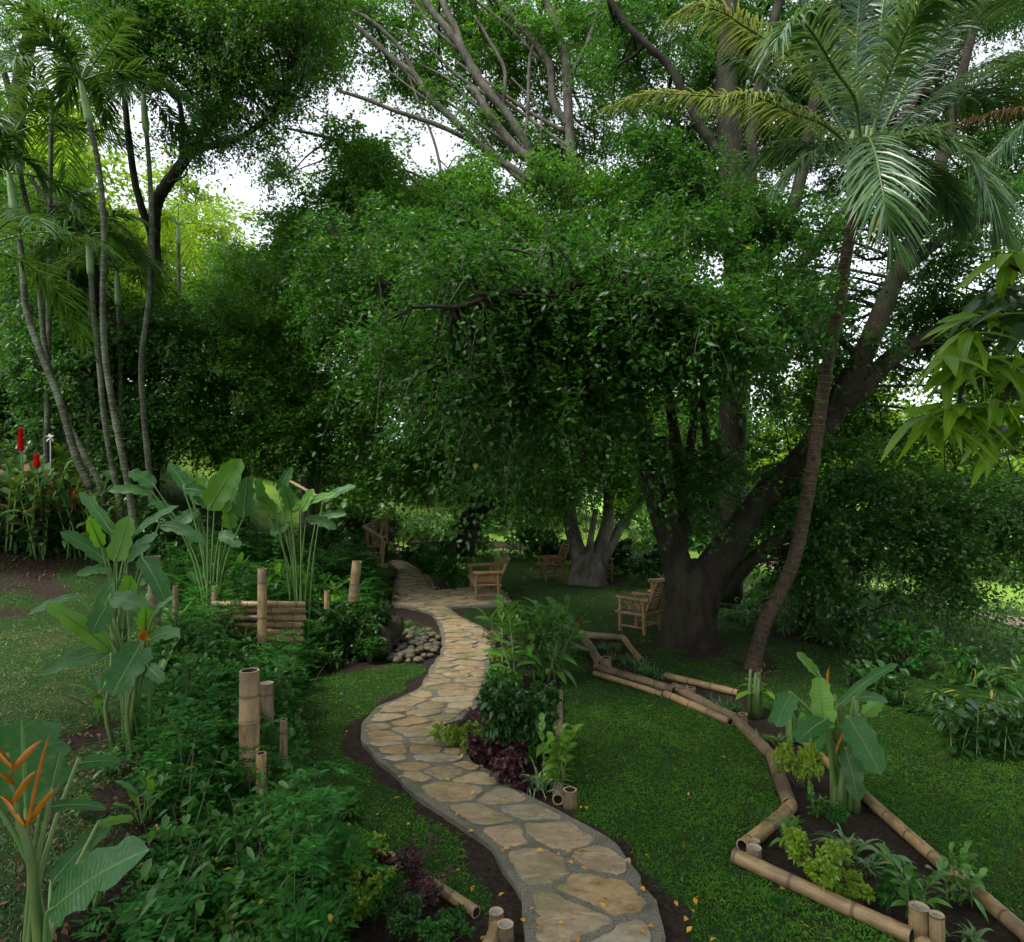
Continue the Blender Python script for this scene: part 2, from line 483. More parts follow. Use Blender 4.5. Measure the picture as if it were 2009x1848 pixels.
def groundmat():
    k = NT('ground'); geo = k.n('ShaderNodeNewGeometry'); p = geo.outputs['Position']
    at = k.n('ShaderNodeAttribute'); at.attribute_name = 'soil'
    n1 = k.noise(1.1, 5, p); n2 = k.noise(28, 5, p, .65); n3 = k.noise(90, 3, p, .6)
    g = k.mix(k.map(n2, .3, .7), (.008, .024, .004), (.022, .06, .009))
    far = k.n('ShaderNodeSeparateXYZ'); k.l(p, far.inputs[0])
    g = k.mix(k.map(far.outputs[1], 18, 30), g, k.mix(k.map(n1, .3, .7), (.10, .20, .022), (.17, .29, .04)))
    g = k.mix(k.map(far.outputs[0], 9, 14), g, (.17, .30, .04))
    g = k.mix(k.map(n1, .52, .68, 0, .5), g, (.07, .055, .03))
    s = k.mix(k.map(n2, .35, .65), (.012, .009, .007), (.045, .032, .022))
    s = k.mix(k.map(n3, .62, .72, 0, .5), s, (.12, .08, .04))
    f = k.map(k.math('ADD', at.outputs['Fac'], k.math('MULTIPLY', k.math('SUBTRACT', n2, .5), .5)), .4, .55)
    col = k.mix(f, g, s)
    h = k.math('ADD', n2, k.math('MULTIPLY', n3, .4))
    return k.done(k.bsdf(col, .9, .15, k.bump(h, .8, .04)))
M['ground'] = groundmat()

def stonemat():
    k = NT('flagstone'); geo = k.n('ShaderNodeNewGeometry'); p = geo.outputs['Position']; r = geo.outputs['Random Per Island']
    ad = k.n('ShaderNodeVectorMath', operation='ADD'); k.l(p, ad.inputs[0])
    cb = k.n('ShaderNodeCombineXYZ'); k.l(k.math('MULTIPLY', r, 20.0), cb.inputs[0]); k.l(k.math('MULTIPLY', r, 57.0), cb.inputs[2]); k.l(cb.outputs[0], ad.inputs[1])
    q = ad.outputs[0]
    big = k.noise(2.4, 5, q, .6); fine = k.noise(45, 5, q, .7)
    vein = k.noise(5, 5, k.scalevec(q, (.8, 3.2, 1)), .65)
    c = k.n('ShaderNodeValToRGB'); k.l(r, c.inputs[0])
    e = c.color_ramp.elements
    cols = [(.25, .155, .07), (.30, .27, .20), (.38, .29, .15), (.20, .165, .11), (.34, .22, .09), (.24, .22, .165), (.31, .20, .10)]
    e[0].color = (*cols[0], 1); e[1].color = (*cols[-1], 1)
    for i, cc in enumerate(cols[1:-1]):
        x = e.new((i + 1) / 6); x.color = (*cc, 1)
    col = k.mix(k.map(vein, .42, .66, 0, .4), c.outputs[0], (.38, .29, .15))
    col = k.mix(k.map(big, .48, .66, 0, .6), col, (.14, .075, .028))
    col = k.mix(k.map(fine, .5, .72, 0, .55), col, (.16, .13, .09))
    mo = k.noise(1.7, 4, p, .6)
    col = k.mix(k.map(mo, .52, .66, 0, .7), col, (.10, .13, .035))
    blot = k.noise(11, 6, q, .7)
    col = k.mix(k.map(blot, .46, .66, 0, .6), col, (.12, .088, .05))
    pale = k.noise(7, 4, k.scalevec(q, (1, 2.2, 1)), .6)
    col = k.mix(k.map(pale, .52, .72, 0, .5), col, (.42, .36, .23))
    sepu = k.n('ShaderNodeSeparateXYZ'); k.l(k.n('ShaderNodeUVMap').outputs[0], sepu.inputs[0])
    eg = k.math('ADD', sepu.outputs[1], k.math('MULTIPLY', k.math('SUBTRACT', k.noise(16, 5, p, .7), .5), .9))
    col = k.mix(k.map(eg, .06, .22, .9, 0), col, (.125, .118, .09))
    h = k.math('ADD', k.math('MULTIPLY', vein, 1.2), k.math('MULTIPLY', fine, .35))
    return k.done(k.bsdf(col, k.map(big, .3, .7, .38, .7), .4, k.bump(h, .55, .02)))
M['stone'] = stonemat()

def mortar():
    k = NT('mortar'); geo = k.n('ShaderNodeNewGeometry'); p = geo.outputs['Position']
    n = k.noise(60, 5, p, .7); b = k.noise(2.5, 4, p); w = k.n('ShaderNodeTexVoronoi'); w.inputs['Scale'].default_value = 70; k.l(p, w.inputs[0])
    col = k.mix(k.map(n, .35, .68), (.07, .068, .05), (.21, .20, .155))
    col = k.mix(k.map(b, .5, .66, 0, .7), col, (.06, .07, .035))
    return k.done(k.bsdf(col, .85, .25, k.bump(k.math('ADD', n, w.outputs[0]), .6, .01)))
M['mortar'] = mortar()
M['road'] = plain('dirt road', (.42, .30, .23), .9, (.34, .24, .19), 3, .3)
M['twine'] = M['twig']
# ---------------------------------------------------------------- world, camera, light
def setup():
    w = bpy.data.worlds.new('World'); scene.world = w; w.use_nodes = True
    t = w.node_tree; bg = t.nodes['Background']
    sky = t.nodes.new('ShaderNodeTexSky'); sky.sky_type = 'NISHITA'; sky.sun_disc = False
    sky.sun_elevation = math.radians(58); sky.sun_rotation = math.radians(SUNROT)
    sky.air_density = 1.0; sky.dust_density = 2.0; sky.ozone_density = 1.0
    hs = t.nodes.new('ShaderNodeHueSaturation'); hs.inputs['Saturation'].default_value = 0.22
    t.links.new(sky.outputs[0], hs.inputs['Color']); t.links.new(hs.outputs[0], bg.inputs[0])
    bg.inputs[1].default_value = 0.15
    cam = bpy.data.cameras.new('camera'); co = bpy.data.objects.new('camera', cam); COL.objects.link(co)
    co.location = CAM; co.rotation_euler = (PI / 2 + PITCH, 0, 0)
    cam.sensor_width = 36; cam.lens = 36 * F / 2008; cam.clip_end = 600; cam.clip_start = .05
    scene.camera = co
    s = bpy.data.lights.new('sun', 'SUN'); s.energy = 1.5; s.angle = math.radians(14); s.color = (1, .96, .88)
    so = bpy.data.objects.new('sun', s); COL.objects.link(so)
    el, az = math.radians(58), math.radians(SUNAZ)
    d = Vector((math.cos(el) * math.cos(az), math.cos(el) * math.sin(az), math.sin(el)))
    so.rotation_euler = d.to_track_quat('Z', 'Y').to_euler()
    so.location = (0, 0, 30)
    v = scene.view_settings; v.view_transform = 'Standard'; v.look = 'None'; v.gamma = 1; v.exposure = EXPO
    scene.cycles.max_bounces = 5; scene.cycles.diffuse_bounces = 3; scene.cycles.glossy_bounces = 2; scene.cycles.transmission_bounces = 3
    scene.cycles.use_adaptive_sampling = True; scene.cycles.adaptive_threshold = .03
    scene.cycles.use_denoising = True
SUNAZ = 215.0          # compass direction (from +x, anticlockwise) the light comes from: behind and left of the camera
SUNROT = 90 - SUNAZ
EXPO = 1.5
setup()

# ---------------------------------------------------------------- plan outlines (taken where they meet the ground)
path_L = [(1030,2300),(1026,1848),(1026,1778),(1012,1754),(991,1720),(970,1678),(932,1647),(891,1616),(839,1585),(797,1550),(763,1515),(732,1488),(707,1450),(714,1422),(739,1394),(784,1374),(815,1360),(832,1339),(846,1311),(863,1287),(866,1262),(860,1230),(842,1206),(795,1194),(771,1190),(769,1174),(773,1148),(779,1124),(763,1105),(756,1097),(770,1080),(778,1076)]
path_R = [(1330,2300),(1301,1848),(1292,1785),(1282,1771),(1254,1744),(1251,1723),(1213,1671),(1161,1633),(1116,1609),(1054,1578),(998,1543),(953,1515),(929,1502),(908,1477),(887,1460),(874,1450),(874,1428),(901,1419),(915,1405),(939,1391),(953,1360),(960,1329),(960,1301),(970,1277),(972,1258),(957,1241),(934,1228),(898,1210),(880,1194),(1009,1191),(981,1158),(928,1155),(856,1160),(836,1134),(797,1106),(803,1084),(812,1076)]
def gp(pts): return np.array([G(u, v)[:2] for u, v in pts])
PL, PR = gp(path_L), gp(path_R)
PATH = np.vstack([PL, PR[::-1]])
bed_c = gp([(965,1248),(1035,1240),(1092,1330),(1100,1400),(1092,1575),(1040,1562),(998,1543),(953,1515),(908,1477),(874,1450),(874,1428),(915,1405),(939,1391),(953,1360),(960,1301)])
bed_r = gp([(1140,1243),(1222,1250),(1262,1300),(1310,1325),(1440,1355),(1560,1430),(1690,1555),(2008,1835),(2150,1960),(1800,1848),(1700,1800),(1440,1680),(1460,1668),(1542,1590),(1515,1490),(1440,1415),(1165,1310)])
bed_l = gp([(560,1640),(640,1600),(711,1648),(777,1683),(855,1748),(932,1793),(965,1816),(945,1860),(930,2100),(500,2100),(560,1750)])
bed_m = gp([(590,1250),(700,1190),(771,1192),(842,1208),(858,1235),(862,1270),(835,1305),(770,1303),(690,1320),(560,1320)])
bed_f = gp([(797,1106),(856,1160),(930,1153),(905,1110),(860,1090),(820,1085)])
bed_far = gp([(815,1072),(1000,1078),(1080,1088),(1060,1062),(800,1060)])
BEDS = [bed_c, bed_r, bed_l, bed_m, bed_f, bed_far]

GX0, GY0, GS = -12.0, 2.0, .05
_gx, _gy = np.meshgrid(np.arange(GX0, 12, GS), np.arange(GY0, 33, GS), indexing='ij')
G_IN = inpoly(_gx, _gy, PATH); G_D = np.where(G_IN, -1, 1) * polydist(_gx, _gy, PATH)
def look(A, x, y):
    i = np.clip(((np.asarray(x) - GX0) / GS + .5).astype(int), 0, A.shape[0] - 1); j = np.clip(((np.asarray(y) - GY0) / GS + .5).astype(int), 0, A.shape[1] - 1)
    return A[i, j]
def pdist(x, y):
    u = np.clip((np.asarray(x) - GX0) / GS, 0, G_D.shape[0] - 1.001); v = np.clip((np.asarray(y) - GY0) / GS, 0, G_D.shape[1] - 1.001)
    i, j = u.astype(int), v.astype(int); a, b = u - i, v - j
    return G_D[i, j] * (1 - a) * (1 - b) + G_D[i + 1, j] * a * (1 - b) + G_D[i, j + 1] * (1 - a) * b + G_D[i + 1, j + 1] * a * b
def soilmask_full(x, y):
    s = np.zeros(np.shape(x))
    dp = np.abs(G_D); ip = G_IN
    wv = .12 + .07 * np.sin(3.1 * y + 1.3 * x) + .05 * np.sin(7.7 * y - 2 * x)
    s = np.where(ip, 1, np.clip(1 - (dp - wv) / .08, 0, 1))
    for b in BEDS:
        db = polydist(x, y, b); ib = inpoly(x, y, b)
        s = np.maximum(s, np.where(ib, 1, np.clip(1 - db / .08, 0, 1)))
    # root plates and leaf litter
    for (cx, cy, r) in LITTER:
        d = np.hypot(x - cx, (y - cy) * .8)
        d = d + .35 * r * (np.sin(x * 5.3 / r + 2 * np.sin(y * 3.1)) * np.sin(y * 4.7 / r + x * 2))
        s = np.maximum(s, np.clip(1.15 - d / r, 0, 1) * .8)
    return s
_l = [G(1355, 1262), G(1165, 1140), G(1475, 1305), G(1600, 1240), G(80, 1090), G(200, 1440), G(240, 1560), G(180, 1760), G(330, 1640)]
LITTER = [(p[0], p[1], r) for p, r in zip(_l, (1.6, 1.3, .7, 1.6, 2.4, .5, .4, .6, .6))]

G_S = soilmask_full(_gx, _gy)
def soilmask(x, y):
    ins = (x > GX0) & (x < 12) & (y > GY0) & (y < 33)
    return np.where(ins, look(G_S, x, y), 0)

def axis(parts):
    out = []
    for a, b, s in parts: out += list(np.arange(a, b, s))
    return np.array(sorted(set(np.round(out, 4))))
gx = axis([(-150, -30, 8), (-30, -12, 1), (-12, -6, .3), (-6, 7, .06), (7, 12, .3), (12, 40, 1.2), (40, 161, 10)])
gy = axis([(-40, -2, 4), (-2, 2, .4), (2, 14, .06), (14, 22, .15), (22, 45, .6), (45, 100, 3), (100, 301, 12)])
X, Y = np.meshgrid(gx, gy, indexing='ij')
S = soilmask(X, Y)
Z = hgt(X, Y)
nz = (np.sin(X * 9.1 + np.sin(Y * 7.3) * 2) * np.cos(Y * 8.3 + np.sin(X * 5.1) * 2))
Z += nz * .012 * np.clip(S, 0, 1) * (~((X > GX0) & (X < 12) & (Y > GY0) & (Y < 33) & look(G_IN, X, Y))) + .02 * np.sin(X * 1.3) * np.sin(Y * 1.1) * (S < .5)
Z -= .012 * (S > .5)
n0, n1 = X.shape
idx = np.arange(n0 * n1).reshape(n0, n1)
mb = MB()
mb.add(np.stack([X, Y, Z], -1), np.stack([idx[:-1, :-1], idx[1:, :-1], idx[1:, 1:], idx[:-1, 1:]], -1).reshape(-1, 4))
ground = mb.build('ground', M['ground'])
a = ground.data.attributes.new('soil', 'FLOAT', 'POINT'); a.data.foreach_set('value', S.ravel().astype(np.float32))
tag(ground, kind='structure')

# ---------------------------------------------------------------- path: mortar bed with embedded flagstones
def earclip(poly):
    from mathutils.geometry import tessellate_polygon
    return tessellate_polygon([[Vector((p[0], p[1], 0)) for p in poly]])
def resample(poly, step):
    out = []
    n = len(poly)
    for i in range(n):
        a, b = poly[i], poly[(i + 1) % n]
        k = max(1, int(np.linalg.norm(b - a) / step))
        for j in range(k): out.append(a + (b - a) * j / k)
    return np.array(out)
_ls = smooth(PL, 260); _rs = PR
pp = np.vstack([_ls, smooth(PR[:29], 200), PR[29:][::1]][:1])  # left side, smoothed
PATHS = np.vstack([_ls, np.vstack([smooth(PR[:29], 200), smooth(PR[29:], 90)])[::-1]])
PATHS = PATHS + np.stack([np.sin(PATHS[:, 1] * 11) * .012, np.zeros(len(PATHS))], 1)
top = .035
mb = MB()
tri = np.array(earclip(PATHS))
v = np.column_stack([PATHS, np.full(len(PATHS), top)])
# make them face up
aa = v[tri[:, 0]]; bb = v[tri[:, 1]]; cc = v[tri[:, 2]]
flip = np.cross(bb - aa, cc - aa)[:, 2] < 0
tri[flip] = tri[flip][:, ::-1]
mb.add(v, tri, m=0)
n = len(PATHS)
low = PATHS.copy()
k = np.arange(n); k2 = (k + 1) % n
mb.add(np.vstack([v, np.column_stack([low, np.full(n, -.12)])]), np.stack([k, k2, k2 + n, k + n], 1), m=0)

def clip_half(poly, p, nrm):
    out = []
    m = len(poly)
    for i in range(m):
        a, b = poly[i], poly[(i + 1) % m]
        da, db = (a - p) @ nrm, (b - p) @ nrm
        if da <= 0: out.append(a)
        if (da < 0) != (db < 0) and abs(da - db) > 1e-12:
            out.append(a + (b - a) * da / (da - db))
    return np.array(out)

def stones():
    ys, xs = [], []
    # candidate centres: stretched poisson
    pts = []
    r2 = np.random.default_rng(4); PA = np.zeros((3000, 3))
    lo, hi = PATH.min(0), PATH.max(0)
    for _ in range(30000):
        p = lo + r2.random(2) * (hi - lo)
        if pdist(p[0], p[1]) > -.03: continue
        sz = np.interp(p[1], [3.5, 5.3, 6.5, 10, 16, 30], [.42, .40, .21, .21, .25, .32]) * r2.uniform(.7, 1.12)
        an = 1.35 if p[1] < 5.6 else 1.9
        if pts:
            A = PA[:len(pts)]
            if (((p[0] - A[:, 0]) / an) ** 2 + (p[1] - A[:, 1]) ** 2 < ((sz + A[:, 2]) / 2) ** 2).any(): continue
        PA[len(pts)] = (p[0], p[1], sz); pts.append((p, sz))
    P2 = np.array([p for p, s in pts])
    out = []
    for i, p in enumerate(P2):
        sc = np.array([1 / (1.35 if p[1] < 5.6 else 1.9), 1])
        w = 1.0
        poly = np.array([[p[0] - w, p[1] - w], [p[0] + w, p[1] - w], [p[0] + w, p[1] + w], [p[0] - w, p[1] + w]])
        d = np.hypot(*((P2 - p) * sc).T)
        for j in np.argsort(d)[1:16]:
            q = P2[j]
            mid = (p + q) / 2; nn = (q - p) * sc * sc; nn = nn / np.linalg.norm(nn)
            poly = clip_half(poly, mid, nn)
            if len(poly) < 3: break
        if len(poly) < 3: continue
        # clip to path edge: pull in vertices that lie outside or near the edge
        c = p
        rs = resample(poly, .05)
        gap = np.interp(p[1], [3, 7, 20], [.026, .013, .02])
        ok = []
        fr = np.linspace(1, .05, 20)
        vv = rs - c; L = np.linalg.norm(vv, axis=1)
        T = c + vv[:, None] * fr[None, :, None]
        good = pdist(T[..., 0], T[..., 1]) < -.055
        f = np.where(good.any(1), fr[np.argmax(good, 1)], .05)
        ok = c + vv * (f * (1 - gap / np.maximum(L, .08)))[:, None]
        # round corners + rough edge
        for _ in range(2):
            ok = (np.roll(ok, 1, 0) + 2 * ok + np.roll(ok, -1, 0)) / 4
        ar = 0.5 * abs(np.dot(ok[:, 0], np.roll(ok[:, 1], 1)) - np.dot(ok[:, 1], np.roll(ok[:, 0], 1)))
        if ar < .008: continue
        ang = np.arctan2(*(ok - c).T[::-1])
        rr = 1 - .03 + .055 * np.sin(ang * 3 + i * 1.7) + .04 * np.sin(ang * 5 + i) + .03 * np.sin(ang * 11 + 2.3 * i) + r2.normal(0, .016, len(ok))
        ok = c + (ok - c) * rr[:, None]
        out.append((c, ok))
    return out
for c, poly in stones():
    n = len(poly)
    h = top + random.uniform(.002, .018)
    tilt = np.random.default_rng(int(abs(c[1]) * 999)).normal(0, .012, 2)
    ring = []
    for f, z in ((1.0, top - .006), (.985, h - .002), (.93, h + .003), (.6, h + .004)):
        q = c + (poly - c) * f
        zz = z + (q - c) @ tilt * (f < 1)
        zz = zz + .003 * np.sin(q[:, 0] * 31) * np.sin(q[:, 1] * 27)
        ring.append(np.column_stack([q, zz]))
    v = np.vstack(ring + [np.array([[c[0], c[1], h + .005]])])
    k = np.arange(n); k2 = (k + 1) % n
    cr = np.cross(poly[1] - c, poly[0] - c)
    sgn = 0.5 * (np.dot(poly[:, 0], np.roll(poly[:, 1], -1)) - np.dot(poly[:, 1], np.roll(poly[:, 0], -1)))
    fs = np.concatenate([np.stack([i * n + k, i * n + k2, (i + 1) * n + k2, (i + 1) * n + k], 1) for i in range(3)])
    ft = np.stack([3 * n + k, 3 * n + k2, np.full(n, 4 * n)], 1)
    if sgn < 0: fs = fs[:, ::-1]; ft = ft[:, ::-1]
    b = mb.n
    uvs = np.column_stack([np.zeros(4 * n + 1), np.concatenate([np.full(n, q) for q in (0, .08, .3, .8)] + [[1.0]])])
    mb.add(v, fs, uvs, m=1); mb.f.append((ft + b, 1))
path = mb.build('stone_path', [M['mortar'], M['stone']], smooth_=False)
tag(path, kind='structure')

# dirt road beyond the right-hand fence
mb = MB()
yy = np.linspace(14, 60, 40)
cx = 15 + 0.02 * (yy - 14) ** 1.5 - .12 * (yy - 14)
L = np.stack([cx - 2.0, yy], 1); R = np.stack([cx + 2.2, yy], 1)
vv = np.vstack([np.column_stack([L, hgt(L[:, 0], L[:, 1]) + .05]), np.column_stack([(L + R) / 2, hgt(*((L + R) / 2).T) + .07]), np.column_stack([R, hgt(R[:, 0], R[:, 1]) + .05])])
m_ = len(yy); k = np.arange(m_ - 1)
mb.add(vv, np.vstack([np.stack([k, k + m_, k + m_ + 1, k + 1], 1), np.stack([k + m_, k + 2 * m_, k + 2 * m_ + 1, k + m_ + 1], 1)]))
tag(mb.build('dirt_road', M['road']), kind='structure')

# ---------------------------------------------------------------- lawn grass (stuff)
def grass(name, label, n, dmin, dmax, umin, umax, L, W, mat, zone, lean=.9, seed=1, power=1.0, tall=0.0):
    r = np.random.default_rng(seed)
    y = dmin + (dmax - dmin) * r.random(n) ** power
    x = (umin + (umax - umin) * r.random(n) - CX) / F * y
    keep = zone(x, y)
    x, y = x[keep], y[keep]
    s = soilmask(x, y)
    keep = s + r.random(len(x)) * .3 < .62
    cl = np.sin(x * 2.1 + 3 * np.sin(y * 1.3)) * np.sin(y * 2.7 + 2 * np.sin(x * 1.9))
    keep &= r.random(len(x)) < .86 + .3 * cl
    cl2 = np.sin(x * 31 + 2 * np.sin(y * 23)) * np.sin(y * 29 + 2 * np.sin(x * 19))
    keep &= r.random(len(x)) < .75 + .5 * cl2
    x, y = x[keep], y[keep]; k = len(x)
    z = hgt(x, y) - .004 + .02 * np.sin(x * 1.3) * np.sin(y * 1.1)
    az = r.random(k) * 2 * PI
    el = r.uniform(.35, 1.25, k)
    d = np.stack([np.cos(az) * np.cos(el), np.sin(az) * np.cos(el), np.sin(el)], 1)
    sc = np.interp(y, [3, 7, 12, 22, 35], [1, 1.0, 1.35, 2.0, 2.8])
    hp = 1 + .25 * np.sin(x * 3.3 + y) * np.sin(y * 2.9 - x)
    az2 = 2.2 * np.sin(x * 5 + np.sin(y * 4) * 2) + r.normal(0, .9, k)
    d = np.stack([np.cos(az2) * np.cos(el), np.sin(az2) * np.cos(el), np.sin(el)], 1)
    hp = 1 + .3 * np.sin(x * 17 + 3 * np.sin(y * 5)) * np.sin(y * 15)
    v, f, uv = strip(np.stack([x, y, z], 1), d, r.normal(0, .5, (k, 3)) + np.array([0, 0, 1.0]), L * r.uniform(.55, 1.3, k) * np.sqrt(sc) * np.clip(hp, .4, 2), W * r.uniform(.7, 1.3, k) * sc, 'taper', 2, .75, 0, cols=2)
    mb = MB().add(v, f, uv)
    o = mb.build(name, M[mat]); tag(o, label, 'grass', kind='stuff')
    return k
bx = lambda x, y: x > bank_x(y) - .1
right_l = lambda x, y: bx(x, y) & (x > np.interp(y, [3.6, 5, 6.2, 7, 8, 10, 13, 18, 29], [.8, .4, -.4, -.7, -.3, -.1, -.2, -1.3, -4.5]))
left_l = lambda x, y: bx(x, y) & ~right_l(x, y)
grass('lawn_grass', 'green broad-bladed lawn grass on the right side of the stone path', 215000, 3.4, 8.5, 1000, 2250, .085, .0115, 'grass', right_l, seed=2, power=1.0)
grass('lawn_grass', 'darker lawn grass under the trees around the bamboo chairs', 295000, 8.5, 30, 820, 2200, .07, .0092, 'grass', lambda x, y: right_l(x, y) & (x < 10), seed=3, power=1.35)
grass('lawn_grass', 'green lawn grass between the ferny bank and the left path edge', 105000, 3.6, 13, 470, 1060, .085, .0115, 'grass', left_l, seed=4, power=1.0)
grass('rough_grass', 'patchy rough grass on the raised bank at the left', 190000, 3.0, 24, -60, 560, .09, .010, 'grass_dry', lambda x, y: ~bx(x, y), seed=5, power=1.1)
# ---------------------------------------------------------------- bamboo logs, stakes, fences
def culm_tube(mb, p0, p1, r, node=.38, m=0, mi=1, hollow=True, phase=None, bend=.0, ns=14):
    p0, p1 = np.asarray(p0, float), np.asarray(p1, float)
    L = np.linalg.norm(p1 - p0); d = (p1 - p0) / L
    ph = random.random() if phase is None else phase
    s = [0.0]
    k = math.ceil(-ph)
    nodes = [(i + .5 - ph) * node for i in range(-1, int(L / node) + 3)]
    prof = [(0, 1.0)]
    for q in nodes:
        for o, f in ((-.030, 1.0), (-.012, 1.02), (-.004, 1.09), (.003, .98), (.010, 1.055), (.028, 1.0)):
            if .02 < q + o < L - .02: prof.append((q + o, f))
    prof.append((L, 1.0))
    prof.sort()
    t = np.array([p[0] for p in prof]); f = np.array([p[1] for p in prof])
    side = norm(np.cross(d, [0, 0, 1]) + 1e-6)
    pts = p0 + d * t[:, None] + side * (np.sin(t / L * PI) * bend)[:, None]
    rad = r * f * (1 - .05 * t / L)
    v, fs, uv = tube(pts, rad, ns, cap=False)
    uv[:, 1] = np.repeat((t / node + ph), ns)      # integer = node
    uv[:, 0] = uv[:, 0]
    mb.add(v, fs[0], uv, m)
    th = np.linspace(0, 2 * PI, ns, endpoint=False)
    for (c, ring, sg, dd) in ((pts[0], v[:ns], 1, d), (pts[-1], v[-ns:], -1, -d)):
        inn = c + (ring - c) * .80; deep = inn + dd * (.12 if hollow else .012)
        k = np.arange(ns); k2 = (k + 1) % ns
        q = np.vstack([ring, inn, deep, (c + dd * (.12 if hollow else .012))[None]])
        a = np.stack([k, k2, k2 + ns, k + ns], 1); b = a + ns
        e = np.stack([k + 2 * ns, k2 + 2 * ns, np.full(ns, 3 * ns)], 1)
        if sg > 0: a, b, e = a[:, ::-1], b[:, ::-1], e[:, ::-1]
        base = mb.n
        mb.add(q, a, m=mi + 1); mb.f.append((b + base, mi if hollow else mi + 1)); mb.f.append((e + base, mi if hollow else mi + 2))
BM = lambda main: [M[main], M['bam_in'], M['bam_cut'], M['cement']]

def log(a, b, r, label, group='bamboo logs edging the flower beds', mat='bamboo_b', lift=None, raw=False, node=.34, cat='bamboo log'):
    p0 = np.asarray(a) if raw else G(*a); p1 = np.asarray(b) if raw else G(*b)
    lf = r * .8 if lift is None else lift
    mb = MB(); culm_tube(mb, p0 + [0, 0, lf], p1 + [0, 0, lf * .95], r, node, bend=random.uniform(-.02, .02))
    o = mb.build('bamboo_log', BM(mat)); tag(o, label, cat, group)
    return o

def stake(a, top_v, w, label, mat='bamboo_b', cem=False, lean=(0, 0), group='short bamboo stakes holding the bed edging', name='bamboo_stake', node=.34, phase=.2):
    p = G(*a); d = p[1]
    h = (a[1] - top_v) * d / F
    r = w * d / F / 2
    mb = MB(); culm_tube(mb, p - [0, 0, .08], p + [lean[0] * h, lean[1] * h, h], r, node, hollow=not cem, phase=phase)
    o = mb.build(name, BM(mat)); tag(o, label, 'bamboo stake' if 'stake' in name else 'bamboo post', group)
    return o

# centre bed
log((1098, 1365), (1096, 1462), .042, 'upper bamboo log along the right side of the centre bed beside the lawn')
log((1096, 1468), (1094, 1578), .052, 'stained bamboo log in the centre bed whose open end lies by the single stake')
log((962, 1252), (985, 1256), .075, 'short stub of bamboo log at the far tip of the centre bed beside the path')
stake((1118, 1582), 1550, 28, 'stubby bamboo stake standing in bare soil at the near end of the centre bed')
# right bed
log((1147, 1252), (1224, 1258), .065, 'bamboo log closing the far end of the long right bed')
log((1141, 1250), (1178, 1313), .072, 'slanting open-ended bamboo log on the left of the right bed far end')
log((1224, 1258), (1258, 1302), .05, 'thin bamboo log on the right of the far end of the right bed', mat='bamboo')
log((1168, 1316), (1322, 1362), .062, 'dark bamboo border log between the open-ended far log and the stake pair')
log((1166, 1326), (1300, 1368), .040, 'thin pale bamboo lying on the lawn against the far dark border log', mat='bamboo')
log((1305, 1368), (1432, 1424), .05, 'pale split bamboo lying below the middle border log', mat='bamboo')
log((1322, 1356), (1440, 1417), .064, 'bamboo log beside the strappy tufts in the middle of the right bed border')
log((1440, 1417), (1522, 1502), .06, 'bamboo log with dark joints bordering the bed left of the banana plant')
log((1516, 1494), (1548, 1590), .066, 'grey weathered bamboo log ending in an open dark end above the bent corner')
log((1552, 1592), (1456, 1672), .056, 'bamboo log turned towards the left corner of the near bed, beside the capped stakes', mat='bamboo')
log((1440, 1690), (1788, 1850), .052, 'long pale foreground bamboo log running down right from the left corner of the near bed', mat='bamboo', node=.42)
log((1812, 1870), (1870, 1960), .056, 'bamboo log end cut off by the bottom edge beside the two big stakes', mat='bamboo')
log((1306, 1332), (1448, 1366), .05, 'pale bamboo log on the far side of the right bed behind the strappy tufts', mat='bamboo')
log((1560, 1450), (1640, 1520), .042, 'bamboo log half hidden behind the banana leaves', mat='bamboo')
log((1690, 1566), (1872, 1728), .048, 'upper pale bamboo log on the far right border of the near bed', mat='bamboo', node=.30)
log((1872, 1728), (2110, 1935), .050, 'lower pale bamboo log reaching the right edge of the picture', mat='bamboo', node=.34)
stake((1188, 1316), 1291, 22, 'bamboo stake at the open log end near the far end of the right bed')
stake((1341, 1366), 1347, 18, 'left stake of the small pair inside the far border log')
stake((1355, 1368), 1350, 18, 'right stake of the small pair inside the far border log')
stake((1457, 1424), 1401, 18, 'small stake in front of the dry cut banana stump')
stake((1481, 1676), 1650, 20, 'dark stake with a whitish cement top at the left corner of the near bed', cem=True)
stake((1479, 1692), 1663, 30, 'wider dark stake with a grey top just in front of the whitish one', cem=True)
stake((1803, 1838), 1780, 38, 'tall pale stake at the bottom right where the log ends, left of its twin', mat='bamboo', cem=True)
stake((1838, 1858), 1796, 28, 'shorter stake at the bottom right, right of its twin', mat='bamboo', cem=True)
# lower left bed
log((715, 1652), (790, 1700), .035, 'bamboo log behind the lime shrubs in the bottom left bed', mat='bamboo')
log((838, 1738), (934, 1800), .04, 'bamboo log ending beside the two round capped stakes of the bottom left bed', mat='bamboo')
log((978, 1822), (940, 1900), .045, 'bamboo log leading off the bottom edge beside the capped stakes', mat='bamboo')
stake((973, 1822), 1789, 30, 'round capped stake in the bottom left bed, the farther of two', cem=True)
stake((991, 1852), 1814, 34, 'round capped stake in the bottom left bed, the nearer of two', cem=True)
# small far border
log((797, 1110), (838, 1136), .065, 'far half of the bamboo edging where the path bends towards the bench', mat='bamboo')
log((838, 1136), (857, 1162), .07, 'near half of the bamboo edging where the path bends towards the bench', mat='bamboo')
